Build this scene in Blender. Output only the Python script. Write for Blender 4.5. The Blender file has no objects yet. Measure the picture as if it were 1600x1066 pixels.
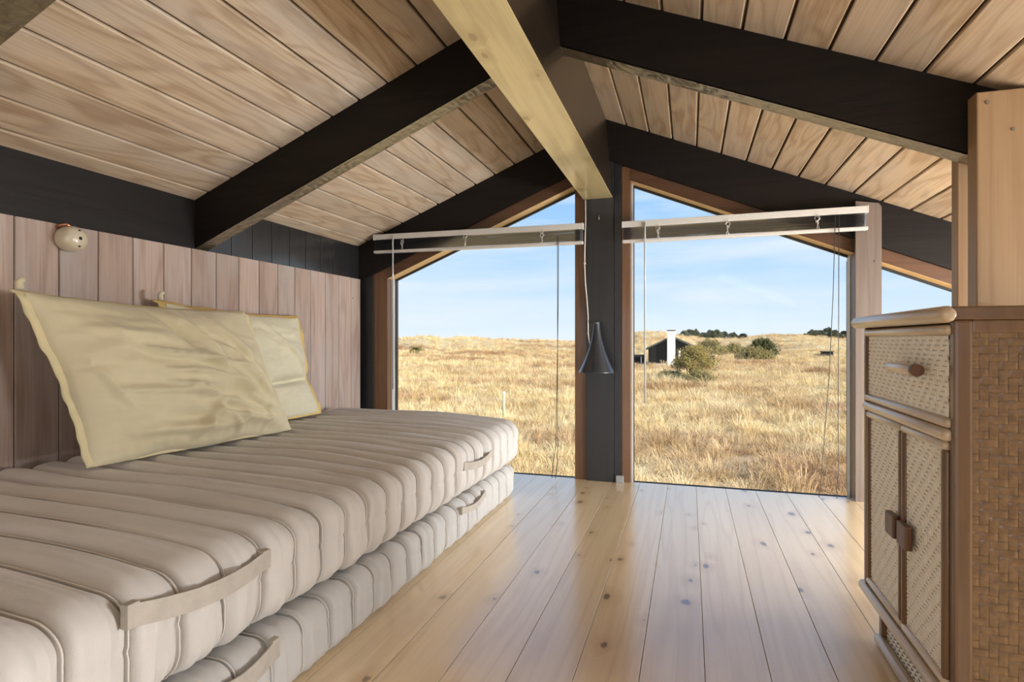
import bpy, bmesh, math, random
import numpy as np
from mathutils import Vector, Matrix, noise

rnd = random.Random(7)
SC = bpy.context.scene
COL = SC.collection

# ------------------------------------------------------------------ camera
EYE = 0.70
YAW = math.atan(277.0 / 900.0)
cam_d = bpy.data.cameras.new('camera')
cam_d.sensor_width = 36.0
cam_d.lens = 36.0 * 900.0 / 1600.0
cam_d.shift_y = -2.0 / 1600.0
cam_d.clip_start = 0.02
cam_d.clip_end = 3000
cam = bpy.data.objects.new('camera', cam_d)
COL.objects.link(cam)
cam.location = (0, 0, EYE)
cam.rotation_euler = (math.pi / 2, 0, YAW)
SC.camera = cam

# ------------------------------------------------------------------ light
SC.view_settings.view_transform = 'Standard'
SC.view_settings.look = 'None'
SC.view_settings.gamma = 1.0
SC.view_settings.use_curve_mapping = False
SC.view_settings.exposure = 0.0

SUN_STRENGTH = 6.8
REAR_FILL_POWER = 13.0
SIDE_FILL_POWER = 148.0
ROOF_FILL_POWER = 24.0

world = bpy.data.worlds.new('sky')
SC.world = world
world.use_nodes = True
nt = world.node_tree
nt.nodes.clear()
def N(nt, t, **kw):
    n = nt.nodes.new(t)
    for k, v in kw.items():
        if k.startswith('i_'):
            n.inputs[k[2:]].default_value = v
        else:
            setattr(n, k, v)
    return n
def LK(nt, a, b): nt.links.new(a, b)
tc = N(nt, 'ShaderNodeTexCoord')
sep = N(nt, 'ShaderNodeSeparateXYZ'); LK(nt, tc.outputs['Generated'], sep.inputs[0])
ramp = N(nt, 'ShaderNodeValToRGB')
cr = ramp.color_ramp
cr.elements[0].position = 0.0; cr.elements[0].color = (0.82, 0.91, 1.0, 1)
cr.elements[1].position = 0.45; cr.elements[1].color = (0.16, 0.38, 0.80, 1)
e = cr.elements.new(0.10); e.color = (0.55, 0.76, 0.99, 1)
e = cr.elements.new(0.22); e.color = (0.36, 0.62, 0.97, 1)
LK(nt, sep.outputs['Z'], ramp.inputs[0])
# thin streaky cloud veil, stretched along the horizon
mp = N(nt, 'ShaderNodeMapping'); mp.inputs['Scale'].default_value = (1.6, 1.6, 11.0)
mp.inputs['Location'].default_value = (3.1, 0.4, 0.0)
LK(nt, tc.outputs['Generated'], mp.inputs[0])
cn = N(nt, 'ShaderNodeTexNoise'); cn.inputs['Scale'].default_value = 1.5; cn.inputs['Detail'].default_value = 7; cn.inputs['Roughness'].default_value = 0.55; cn.inputs['Distortion'].default_value = 0.4
LK(nt, mp.outputs[0], cn.inputs['Vector'])
crp = N(nt, 'ShaderNodeValToRGB'); crp.color_ramp.elements[0].position = 0.40; crp.color_ramp.elements[1].position = 0.70
crp.color_ramp.elements[1].color = (0.75, 0.75, 0.75, 1)
LK(nt, cn.outputs['Fac'], crp.inputs[0])
mx = N(nt, 'ShaderNodeMixRGB'); mx.inputs['Color2'].default_value = (0.86, 0.92, 1.0, 1)
LK(nt, crp.outputs[0], mx.inputs['Fac']); LK(nt, ramp.outputs[0], mx.inputs['Color1'])
bg = N(nt, 'ShaderNodeBackground'); bg.inputs['Strength'].default_value = 1.08
LK(nt, mx.outputs[0], bg.inputs['Color'])
wo = N(nt, 'ShaderNodeOutputWorld'); LK(nt, bg.outputs[0], wo.inputs['Surface'])

sun_d = bpy.data.lights.new('sun', 'SUN')
sun_d.energy = SUN_STRENGTH; sun_d.angle = math.radians(0.6); sun_d.color = (1.0, 0.93, 0.80)
sun = bpy.data.objects.new('sun', sun_d); COL.objects.link(sun)
sun.rotation_euler = Vector((-0.80, 0.42, -0.50)).to_track_quat('-Z', 'Y').to_euler()
sun.location = (30, -20, 30)

# added fill light in an assumed rear gable window, behind the camera
REAR_Y = -2.6
rl_d = bpy.data.lights.new('rear_fill_light', 'AREA')
rl_d.shape = 'RECTANGLE'; rl_d.size = 2.5; rl_d.size_y = 1.1; rl_d.energy = REAR_FILL_POWER; rl_d.color = (0.95, 0.97, 1.0)
rl = bpy.data.objects.new('rear_fill_light', rl_d); COL.objects.link(rl)
rl.location = (-0.35, REAR_Y - 0.02, 0.62)
rl.rotation_euler = Vector((0, 1, 0)).to_track_quat('-Z', 'Z').to_euler()

# fill light in an invented roof window of the right slope, behind the camera
ROOF_FILL = (0.30, 1.50, -2.35, -1.15)         # x0, x1, y0, y1
_xm = (ROOF_FILL[0] + ROOF_FILL[1]) / 2; _zm = 1.79 - 0.411 * (_xm + 0.408)
ro_d = bpy.data.lights.new('roof_fill_light', 'AREA')
ro_d.shape = 'RECTANGLE'; ro_d.size = 1.2; ro_d.size_y = 1.1; ro_d.energy = ROOF_FILL_POWER; ro_d.color = (0.92, 0.96, 1.0)
ro_o = bpy.data.objects.new('roof_fill_light', ro_d); COL.objects.link(ro_o)
ro_o.location = (_xm, (ROOF_FILL[2] + ROOF_FILL[3]) / 2, _zm + 0.03)
ro_o.rotation_euler = (0, math.atan(0.411), 0)

# fill light in a window added to the right knee wall, beyond the cabinet
SIDE_FILL = (0.75, 2.74, 0.24, 0.69)
sl_d = bpy.data.lights.new('side_fill_light', 'AREA')
sl_d.shape = 'RECTANGLE'; sl_d.size = SIDE_FILL[1] - SIDE_FILL[0] - 0.1; sl_d.size_y = SIDE_FILL[3] - SIDE_FILL[2] - 0.06; sl_d.energy = SIDE_FILL_POWER; sl_d.color = (0.94, 0.97, 1.0)
sl_o = bpy.data.objects.new('side_fill_light', sl_d); COL.objects.link(sl_o)
sl_o.location = (2.24, (SIDE_FILL[0] + SIDE_FILL[1]) / 2, (SIDE_FILL[2] + SIDE_FILL[3]) / 2)
sl_o.rotation_euler = Vector((-1, 0, 0)).to_track_quat('-Z', 'Y').to_euler()

# ------------------------------------------------------------------ materials
MATS = {}
def new_mat(name):
    m = bpy.data.materials.new(name); m.use_nodes = True
    t = m.node_tree; t.nodes.clear()
    o = N(t, 'ShaderNodeOutputMaterial'); b = N(t, 'ShaderNodeBsdfPrincipled')
    LK(t, b.outputs[0], o.inputs['Surface'])
    MATS[name] = m
    return m, t, b
def math_n(t, op, a, b=None, c=None):
    n = N(t, 'ShaderNodeMath', operation=op)
    for i, v in enumerate((a, b, c)):
        if v is None: continue
        if isinstance(v, (int, float)): n.inputs[i].default_value = v
        else: LK(t, v, n.inputs[i])
    return n.outputs[0]
def mix_n(t, fac, a, b, mode='MIX'):
    n = N(t, 'ShaderNodeMixRGB', blend_type=mode)
    for k, v in (('Fac', fac), ('Color1', a), ('Color2', b)):
        if isinstance(v, (int, float)): n.inputs[k].default_value = v
        elif isinstance(v, tuple): n.inputs[k].default_value = (*v, 1) if len(v) == 3 else v
        else: LK(t, v, n.inputs[k])
    return n.outputs[0]
def noise_n(t, vec, scale=1, detail=2, rough=0.5, dist=0.0):
    n = N(t, 'ShaderNodeTexNoise')
    n.inputs['Scale'].default_value = scale; n.inputs['Detail'].default_value = detail
    n.inputs['Roughness'].default_value = rough; n.inputs['Distortion'].default_value = dist
    if vec is not None: LK(t, vec, n.inputs['Vector'])
    return n.outputs['Fac']
def ramp_n(t, fac, stops):
    n = N(t, 'ShaderNodeValToRGB'); r = n.color_ramp
    while len(r.elements) < len(stops): r.elements.new(0.5)
    for e, (p, c) in zip(r.elements, stops):
        e.position = p; e.color = (*c, 1) if len(c) == 3 else c
    LK(t, fac, n.inputs[0]); return n.outputs[0]
def map_n(t, vec, scale):
    n = N(t, 'ShaderNodeMapping'); n.inputs['Scale'].default_value = scale
    LK(t, vec, n.inputs['Vector']); return n.outputs[0]

def wood(name, light, mid, dark, axis='Y', cross=8.0, along=0.7, rings=7.0, ringamt=0.35, fine=0.35, rough=0.5,
         coat=0.0, coat_rough=0.1, coat_ior=1.5, spec=0.5, knots=0.0, wash=None, washamt=0.0, vary=0.25, bump=0.15):
    m, t, b = new_mat(name)
    c = N(t, 'ShaderNodeTexCoord'); oi = N(t, 'ShaderNodeObjectInfo')
    off = math_n(t, 'MULTIPLY', oi.outputs['Random'], 61.0)
    va = N(t, 'ShaderNodeVectorMath', operation='ADD'); LK(t, c.outputs['Object'], va.inputs[0])
    cx = N(t, 'ShaderNodeCombineXYZ')
    for i in range(3): LK(t, off, cx.inputs[i])
    LK(t, cx.outputs[0], va.inputs[1]); v = va.outputs[0]
    def sc(a, x): return {'X': (a, x, x), 'Y': (x, a, x), 'Z': (x, x, a)}[axis]
    n1 = noise_n(t, map_n(t, v, sc(along, cross)), 1.0, 2.5, 0.55, 0.3)
    ring = math_n(t, 'SINE', math_n(t, 'MULTIPLY', n1, rings * 6.283))
    ring = math_n(t, 'POWER', math_n(t, 'MULTIPLY_ADD', ring, 0.5, 0.5), 2.2)
    n2 = noise_n(t, map_n(t, v, sc(4.0, 190.0)), 1.0, 3, 0.6)
    n3 = noise_n(t, map_n(t, v, sc(0.9, 3.0)), 1.0, 2, 0.5)
    col = mix_n(t, ramp_n(t, n3, [(0.35, (0, 0, 0)), (0.7, (1, 1, 1))]), light, mid)
    col = mix_n(t, math_n(t, 'MULTIPLY', ring, ringamt), col, dark)
    f2 = ramp_n(t, n2, [(0.45, (0, 0, 0)), (0.75, (1, 1, 1))])
    col = mix_n(t, math_n(t, 'MULTIPLY', f2, fine), col, dark)
    if washamt:
        w = noise_n(t, map_n(t, v, sc(2.2, 5.0)), 1.0, 4, 0.6)
        col = mix_n(t, math_n(t, 'MULTIPLY', ramp_n(t, w, [(0.42, (0, 0, 0)), (0.66, (1, 1, 1))]), washamt), col, wash)
    if knots:
        vo = N(t, 'ShaderNodeTexVoronoi'); vo.voronoi_dimensions = '2D'; vo.inputs['Scale'].default_value = 1.0
        LK(t, map_n(t, v, sc(5.5, 9.0)), vo.inputs['Vector'])
        wob = noise_n(t, map_n(t, v, sc(16.0, 50.0)), 1.0, 2)
        d = math_n(t, 'MULTIPLY_ADD', wob, 0.20, vo.outputs['Distance'])
        sepc = N(t, 'ShaderNodeSeparateColor'); LK(t, vo.outputs['Color'], sepc.inputs[0])
        on = math_n(t, 'GREATER_THAN', sepc.outputs[0], 0.62)
        size = math_n(t, 'MULTIPLY_ADD', sepc.outputs[1], 0.12, 0.11)
        k = math_n(t, 'SUBTRACT', 1.0, math_n(t, 'DIVIDE', d, size))
        k1 = ramp_n(t, k, [(0.0, (0, 0, 0)), (0.25, (1, 1, 1))])
        halo = ramp_n(t, math_n(t, 'SUBTRACT', 1.0, math_n(t, 'DIVIDE', d, math_n(t, 'MULTIPLY', size, 2.4))), [(0.0, (0, 0, 0)), (0.8, (1, 1, 1))])
        col = mix_n(t, math_n(t, 'MULTIPLY', math_n(t, 'MULTIPLY', halo, on), 0.55), col, (dark[0] * 0.9, dark[1] * 0.8, dark[2] * 0.6))
        col = mix_n(t, math_n(t, 'MULTIPLY', math_n(t, 'MULTIPLY', k1, on), knots), col, (0.085, 0.036, 0.014))
    if vary:
        br = math_n(t, 'MULTIPLY_ADD', oi.outputs['Random'], vary, 1.0 - vary * 0.5)
        hsv = N(t, 'ShaderNodeHueSaturation'); LK(t, col, hsv.inputs['Color']); LK(t, br, hsv.inputs['Value']); col = hsv.outputs[0]
    LK(t, col, b.inputs['Base Color'])
    b.inputs['Roughness'].default_value = rough
    b.inputs['Specular IOR Level'].default_value = spec
    b.inputs['Coat Weight'].default_value = coat; b.inputs['Coat Roughness'].default_value = coat_rough; b.inputs['Coat IOR'].default_value = coat_ior
    if bump:
        bn = N(t, 'ShaderNodeBump'); bn.inputs['Strength'].default_value = bump; bn.inputs['Distance'].default_value = 0.002
        LK(t, math_n(t, 'ADD', math_n(t, 'MULTIPLY', n2, 0.6), math_n(t, 'MULTIPLY', ring, 0.4)), bn.inputs['Height'])
        LK(t, bn.outputs[0], b.inputs['Normal'])
    return m

wood('ceiling_wood', (0.565, 0.445, 0.315), (0.50, 0.39, 0.275), (0.275, 0.17, 0.095), 'Y', 6, 1.0, 10, 0.50, 0.55, 0.6,
     wash=(0.485, 0.43, 0.375), washamt=0.5, vary=0.20)
wood('wall_wood', (0.47, 0.36, 0.30), (0.41, 0.305, 0.25), (0.25, 0.15, 0.105), 'Z', 8, 0.9, 6, 0.42, 0.5, 0.55,
     wash=(0.44, 0.40, 0.39), washamt=0.6, vary=0.22)
wood('floor_wood', (0.88, 0.69, 0.42), (0.84, 0.63, 0.36), (0.64, 0.42, 0.20), 'Y', 9, 0.55, 7, 0.30, 0.22, 0.32,
     coat=1.0, coat_rough=0.19, coat_ior=2.0, knots=0.75, vary=0.12, bump=0.05)
wood('dark_stain', (0.011, 0.008, 0.007), (0.009, 0.007, 0.006), (0.006, 0.004, 0.004), 'Y', 9, 0.6, 6, 0.5, 0.5, 0.5,
     coat=0.15, coat_rough=0.28, spec=0.3, vary=0.0, bump=0.25)
wood('dark_stain_x', (0.011, 0.0075, 0.006), (0.009, 0.006, 0.005), (0.005, 0.0035, 0.003), 'X', 9, 0.6, 6, 0.5, 0.5, 0.55,
     coat=0.0, coat_rough=0.3, spec=0.25, vary=0.0, bump=0.3)
wood('dark_stain_z', (0.016, 0.0155, 0.017), (0.012, 0.0115, 0.013), (0.007, 0.007, 0.008), 'Z', 9, 0.6, 5, 0.5, 0.4, 0.45,
     coat=0.25, coat_rough=0.3, vary=0.0, bump=0.2)
wood('beam_lacquer', (0.022, 0.014, 0.008), (0.017, 0.011, 0.006), (0.010, 0.007, 0.005), 'Y', 8, 0.5, 6, 0.5, 0.4, 0.35,
     coat=0.6, coat_rough=0.16, coat_ior=1.5, vary=0.0, bump=0.10, spec=0.25)
wood('dark_gloss', (0.016, 0.016, 0.018), (0.012, 0.012, 0.014), (0.007, 0.007, 0.008), 'Z', 9, 0.6, 5, 0.5, 0.4, 0.4,
     coat=1.0, coat_rough=0.22, coat_ior=1.8, vary=0.0, bump=0.25)
wood('beam_grass_glow', (0.54, 0.44, 0.22), (0.48, 0.38, 0.18), (0.25, 0.17, 0.065), 'Y', 8, 0.5, 5, 0.3, 0.22, 0.35,  # golden grass reflection put into the colour of the beam underside
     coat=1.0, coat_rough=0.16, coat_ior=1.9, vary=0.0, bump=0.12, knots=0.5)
wood('frame_wood', (0.19, 0.095, 0.044), (0.15, 0.072, 0.032), (0.085, 0.038, 0.016), 'Z', 12, 0.7, 5, 0.4, 0.4, 0.42, coat=0.3, vary=0.1)
wood('frame_wood_x', (0.12, 0.056, 0.027), (0.095, 0.043, 0.020), (0.055, 0.024, 0.011), 'X', 12, 0.7, 5, 0.4, 0.4, 0.42, coat=0.3, vary=0.1)
wood('post_wood', (0.41, 0.275, 0.155), (0.37, 0.24, 0.13), (0.25, 0.15, 0.075), 'Z', 13, 0.5, 5, 0.30, 0.25, 0.5, vary=0.06, bump=0.1)
wood('lit_head_wood', (0.72, 0.50, 0.25), (0.66, 0.44, 0.21), (0.48, 0.29, 0.12), 'X', 13, 0.5, 5, 0.30, 0.25, 0.45, vary=0.06, bump=0.1)  # pale yellow tone paints grass light under the window heads
wood('post_grey', (0.20, 0.155, 0.125), (0.17, 0.13, 0.105), (0.10, 0.072, 0.055), 'Z', 13, 0.5, 5, 0.35, 0.35, 0.5, vary=0.05)
wood('rattan', (0.64, 0.51, 0.36), (0.56, 0.44, 0.30), (0.32, 0.22, 0.13), 'Y', 20, 3, 3, 0.25, 0.25, 0.33, coat=0.5, coat_rough=0.2, vary=0.1, bump=0.1)
wood('rattan_brown', (0.19, 0.102, 0.044), (0.16, 0.084, 0.035), (0.085, 0.042, 0.017), 'Z', 20, 3, 3, 0.3, 0.3, 0.38, coat=0.4, coat_rough=0.2, vary=0.08, bump=0.1)
wood('handle_wood', (0.17, 0.072, 0.026), (0.13, 0.052, 0.019), (0.06, 0.024, 0.010), 'Z', 30, 3, 4, 0.4, 0.4, 0.5, coat=0.1, vary=0.05)
wood('house_board', (0.012, 0.011, 0.011), (0.010, 0.009, 0.010), (0.004, 0.004, 0.004), 'Z', 3, 0.3, 3, 0.5, 0.5, 0.8, vary=0.1, bump=0)

def plain(name, col, rough=0.5, metal=0.0, coat=0.0, var=0.0, vscale=20.0, bump=0.0, bscale=200.0, spec=0.5, sheen=0.0):
    m, t, b = new_mat(name)
    c = N(t, 'ShaderNodeTexCoord')
    if var:
        n = noise_n(t, c.outputs['Object'], vscale, 3)
        LK(t, mix_n(t, n, tuple(x * (1 - var) for x in col), tuple(min(1, x * (1 + var)) for x in col)), b.inputs['Base Color'])
    else:
        b.inputs['Base Color'].default_value = (*col, 1)
    b.inputs['Roughness'].default_value = rough; b.inputs['Metallic'].default_value = metal
    b.inputs['Coat Weight'].default_value = coat; b.inputs['Specular IOR Level'].default_value = spec
    b.inputs['Sheen Weight'].default_value = sheen
    if bump:
        n = noise_n(t, c.outputs['Object'], bscale, 2)
        bn = N(t, 'ShaderNodeBump'); bn.inputs['Strength'].default_value = bump; bn.inputs['Distance'].default_value = 0.002
        LK(t, n, bn.inputs['Height']); LK(t, bn.outputs[0], b.inputs['Normal'])
    return m
plain('seam_dark', (0.07, 0.034, 0.016), 0.8, var=0.2)
plain('plaster', (0.42, 0.36, 0.31), 0.8, var=0.1, vscale=4)
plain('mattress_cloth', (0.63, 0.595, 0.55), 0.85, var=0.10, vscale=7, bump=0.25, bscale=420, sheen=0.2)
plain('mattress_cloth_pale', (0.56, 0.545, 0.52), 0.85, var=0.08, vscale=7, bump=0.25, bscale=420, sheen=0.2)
plain('piping_cloth', (0.70, 0.65, 0.59), 0.8)
plain('strap_cloth', (0.47, 0.42, 0.36), 0.9, var=0.2, vscale=40, bump=0.5, bscale=500)
plain('pillow_cloth', (0.62, 0.55, 0.365), 0.7, var=0.06, vscale=6, bump=0.12, bscale=500, sheen=0.25)
plain('pillow_cloth_pale', (0.64, 0.595, 0.43), 0.7, var=0.05, vscale=6, bump=0.12, bscale=500, sheen=0.25)
plain('flange_pale', (0.66, 0.57, 0.34), 0.75, var=0.1, vscale=20)
plain('flange_shade_ochre', (0.66, 0.47, 0.17), 0.75, var=0.1, vscale=20)  # ochre carries the translucent shading of the pillow edge
plain('blind_white', (0.62, 0.60, 0.56), 0.35, coat=0.3)
plain('blind_slat', (0.25, 0.26, 0.27), 0.30, metal=0.1)
plain('cord_white', (0.60, 0.57, 0.52), 0.7)
plain('cord_dark', (0.05, 0.045, 0.04), 0.7)
plain('wand_plastic', (0.42, 0.44, 0.45), 0.15, coat=0.5)
plain('lamp_metal', (0.050, 0.056, 0.066), 0.30, metal=0.5, coat=0.5)
plain('lamp_inner', (0.5, 0.5, 0.5), 0.5)
plain('bakelite', (0.60, 0.53, 0.40), 0.28, coat=0.5, var=0.05, vscale=30)
plain('hole_black', (0.008, 0.007, 0.006), 0.7)
plain('copper', (0.65, 0.30, 0.16), 0.35, metal=1.0)
plain('steel', (0.40, 0.38, 0.36), 0.35, metal=1.0)
plain('white_plastic', (0.30, 0.30, 0.30), 0.4)
plain('grey_seal', (0.50, 0.49, 0.46), 0.5)
plain('black_seal', (0.012, 0.013, 0.015), 0.5)
plain('weave_backing', (0.26, 0.17, 0.09), 0.9)
plain('pale_backing', (0.55, 0.46, 0.34), 0.9)
plain('chimney_white', (0.85, 0.83, 0.76), 0.8, var=0.04, vscale=2)
plain('roof_felt', (0.10, 0.10, 0.085), 0.9, var=0.25, vscale=1.5)
plain('branch', (0.12, 0.085, 0.05), 0.9)
plain('stake_paint', (0.52, 0.58, 0.36), 0.6)
plain('terrace_wood', (0.05, 0.04, 0.032), 0.8, var=0.2, vscale=2)

def cane(name, c1, c2, rough=0.35, scale=70):
    m, t, b = new_mat(name)
    c = N(t, 'ShaderNodeTexCoord')
    n = noise_n(t, c.outputs['Object'], scale, 3, 0.6)
    LK(t, mix_n(t, ramp_n(t, n, [(0.35, (0, 0, 0)), (0.65, (1, 1, 1))]), c1, c2), b.inputs['Base Color'])
    b.inputs['Roughness'].default_value = rough; b.inputs['Coat Weight'].default_value = 0.3
    return m
cane('cane_brown', (0.155, 0.084, 0.033), (0.235, 0.136, 0.057), 0.45)
cane('cane_pale', (0.85, 0.79, 0.68), (0.93, 0.90, 0.82), 0.5)

# clear window glass: mostly see-through with a faint mirror film
m, t, b = new_mat('window_glass'); t.nodes.remove(b)
tr = N(t, 'ShaderNodeBsdfTransparent'); tr.inputs[0].default_value = (0.97, 0.98, 0.98, 1)
gl = N(t, 'ShaderNodeBsdfGlossy'); gl.inputs['Roughness'].default_value = 0.0
ms = N(t, 'ShaderNodeMixShader'); ms.inputs[0].default_value = 0.004
LK(t, tr.outputs[0], ms.inputs[1]); LK(t, gl.outputs[0], ms.inputs[2])
LK(t, ms.outputs[0], [n for n in t.nodes if n.type == 'OUTPUT_MATERIAL'][0].inputs[0])

def field_mat(name, grass):
    m, t, b = new_mat(name)
    g = N(t, 'ShaderNodeNewGeometry'); p = g.outputs['Position']
    big = noise_n(t, map_n(t, p, (0.045, 0.10, 0.0)), 1.0, 4, 0.6)
    med = noise_n(t, map_n(t, p, (0.35, 0.5, 0.0)), 1.0, 3, 0.6)
    fin = noise_n(t, map_n(t, p, (3.0, 3.0, 3.0)), 1.0, 3, 0.7)
    col = mix_n(t, ramp_n(t, med, [(0.35, (0, 0, 0)), (0.65, (1, 1, 1))]), (0.68, 0.49, 0.235), (0.82, 0.68, 0.43))
    col = mix_n(t, ramp_n(t, big, [(0.48, (0, 0, 0)), (0.62, (0.8, 0.8, 0.8))]), col, (0.40, 0.20, 0.105))
    col = mix_n(t, ramp_n(t, fin, [(0.5, (0, 0, 0)), (0.85, (0.6, 0.6, 0.6))]), col, (0.46, 0.37, 0.14))
    if grass:
        oi = N(t, 'ShaderNodeObjectInfo')
        hs = N(t, 'ShaderNodeHueSaturation'); LK(t, col, hs.inputs['Color'])
        LK(t, math_n(t, 'MULTIPLY_ADD', oi.outputs['Random'], 0.5, 0.82), hs.inputs['Value']); col = hs.outputs[0]
    else:
        col = mix_n(t, 0.35, col, (0.30, 0.20, 0.09))
    LK(t, col, b.inputs['Base Color'])
    b.inputs['Roughness'].default_value = 0.8; b.inputs['Specular IOR Level'].default_value = 0.2
    return m
field_mat('field_ground', False)
field_mat('dry_grass', True)
def leaf_mat(name, c1, c2):
    m, t, b = new_mat(name)
    g = N(t, 'ShaderNodeNewGeometry')
    n = noise_n(t, g.outputs['Position'], 3.0, 3, 0.7)
    LK(t, mix_n(t, ramp_n(t, n, [(0.35, (0, 0, 0)), (0.65, (1, 1, 1))]), c1, c2), b.inputs['Base Color'])
    b.inputs['Roughness'].default_value = 0.8; b.inputs['Specular IOR Level'].default_value = 0.2
leaf_mat('leaf_olive', (0.16, 0.13, 0.035), (0.36, 0.27, 0.085))
leaf_mat('leaf_dark', (0.045, 0.055, 0.022), (0.13, 0.125, 0.05))
leaf_mat('leaf_hazed', (0.07, 0.08, 0.05), (0.15, 0.155, 0.09))  # lightened leaf tone, distance haze mixed into the colour
leaf_mat('leaf_mid', (0.15, 0.13, 0.045), (0.30, 0.235, 0.095))

# ------------------------------------------------------------------ mesh helpers
def link(o, parent=None):
    COL.objects.link(o)
    if parent is not None: o.parent = parent
    return o
def setp(o, label=None, cat=None, group=None, kind=None):
    if label: o['label'] = label
    if cat: o['category'] = cat
    if group: o['group'] = group
    if kind: o['kind'] = kind
    return o
def empty(name, loc=(0, 0, 0), parent=None):
    o = bpy.data.objects.new(name, None); o.empty_display_size = 0.1
    o.location = loc; return link(o, parent)
def wloc(o):
    v = Vector((0, 0, 0))
    while o is not None: v += o.location; o = o.parent
    return v
def obj(name, bm, mat, parent=None, loc=None, smooth=False, autosmooth=None):
    """bm holds WORLD coordinates when loc is None and a parent is given (parents are never rotated here)."""
    if isinstance(bm, bpy.types.Mesh): me = bm
    else:
        bmesh.ops.recalc_face_normals(bm, faces=bm.faces)
        me = bpy.data.meshes.new(name)
        if loc is None and parent is not None:
            bmesh.ops.translate(bm, vec=-wloc(parent), verts=bm.verts)
        bm.to_mesh(me); bm.free()
    if mat and not me.materials: me.materials.append(MATS[mat])
    if smooth:
        for p in me.polygons: p.use_smooth = True
    o = bpy.data.objects.new(name, me)
    if loc is not None: o.location = loc
    return link(o, parent)
def center(o):
    """move a top-level mesh object's origin to the middle of its base without moving it"""
    me = o.data
    co = np.empty(len(me.vertices) * 3); me.vertices.foreach_get('co', co); co = co.reshape(-1, 3)
    c = Vector((float((co[:, 0].min() + co[:, 0].max()) / 2), float((co[:, 1].min() + co[:, 1].max()) / 2), float(co[:, 2].min())))
    me.transform(Matrix.Translation(-c)); o.location = o.location + c
    return o
def box(bm, x0, x1, y0, y1, z0, z1, bev=0.0):
    v = [bm.verts.new(p) for p in ((x0, y0, z0), (x1, y0, z0), (x1, y1, z0), (x0, y1, z0), (x0, y0, z1), (x1, y0, z1), (x1, y1, z1), (x0, y1, z1))]
    fs = [bm.faces.new([v[i] for i in q]) for q in ((0, 3, 2, 1), (4, 5, 6, 7), (0, 1, 5, 4), (1, 2, 6, 5), (2, 3, 7, 6), (3, 0, 4, 7))]
    if bev:
        es = list({e for f in fs for e in f.edges})
        bmesh.ops.bevel(bm, geom=es, offset=bev, segments=2, profile=0.6, affect='EDGES')
    return bm
def B(*a, bev=0.0): return box(bmesh.new(), *a, bev=bev)
def prism(bm, pts, d):
    """polygon pts (3D list) extruded by vector d"""
    a = [bm.verts.new(p) for p in pts]; d = Vector(d)
    c = [bm.verts.new(Vector(p) + d) for p in pts]
    n = len(pts)
    bm.faces.new(a); bm.faces.new(c[::-1])
    for i in range(n): bm.faces.new([a[i], c[i], c[(i + 1) % n], a[(i + 1) % n]])
    return bm
def tube(bm, pts, r, seg=10, cap=True):
    pts = [Vector(p) for p in pts]
    rs = r if isinstance(r, (list, tuple)) else [r] * len(pts)
    rings = []
    up = Vector((0, 0, 1))
    t0 = (pts[1] - pts[0]).normalized()
    n = t0.cross(up)
    if n.length < 1e-4: n = t0.cross(Vector((1, 0, 0)))
    n.normalize()
    for i, p in enumerate(pts):
        t = (pts[min(i + 1, len(pts) - 1)] - pts[max(i - 1, 0)]).normalized()
        n = (n - t * n.dot(t)).normalized(); b = t.cross(n)
        rings.append([bm.verts.new(p + (n * math.cos(2 * math.pi * k / seg) + b * math.sin(2 * math.pi * k / seg)) * rs[i]) for k in range(seg)])
    for a, c in zip(rings, rings[1:]):
        for k in range(seg): bm.faces.new([a[k], a[(k + 1) % seg], c[(k + 1) % seg], c[k]])
    if cap:
        bm.faces.new(rings[0][::-1]); bm.faces.new(rings[-1])
    return bm
def lathe(bm, prof, axis_o, axis='Z', seg=32, close=True):
    """prof: list of (r, h) along the axis from axis_o"""
    o = Vector(axis_o); rings = []
    for r, h in prof:
        ring = []
        for k in range(seg):
            a = 2 * math.pi * k / seg
            c, s = math.cos(a) * r, math.sin(a) * r
            ring.append(bm.verts.new(o + Vector({'Z': (c, s, h), 'X': (h, c, s), 'Y': (c, h, s)}[axis])))
        rings.append(ring)
    for a, c in zip(rings, rings[1:]):
        for k in range(seg): bm.faces.new([a[k], a[(k + 1) % seg], c[(k + 1) % seg], c[k]])
    if close:
        bm.faces.new(rings[0][::-1]); bm.faces.new(rings[-1])
    return bm
def pydata(name, verts, faces, mat, parent=None, loc=None, smooth=False):
    me = bpy.data.meshes.new(name)
    v = np.asarray(verts, float)
    if loc is None and parent is not None: v = v - np.array(wloc(parent))
    me.from_pydata(v.tolist(), [], [list(map(int, f)) for f in faces]); me.update()
    return obj(name, me, mat, parent, loc=loc if loc is not None else None, smooth=smooth)

# ------------------------------------------------------------------ room dimensions (metres, camera over the origin)
XR, ZR, S = -0.408, 1.79, 0.411         # roof apex and pitch
WX0, WX1 = -1.78, 2.2                   # side walls
FY = 2.84                               # inner face of the far gable
SL = math.sqrt(1 + S * S)
def cz(x): return ZR - S * abs(x - XR)

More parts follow.
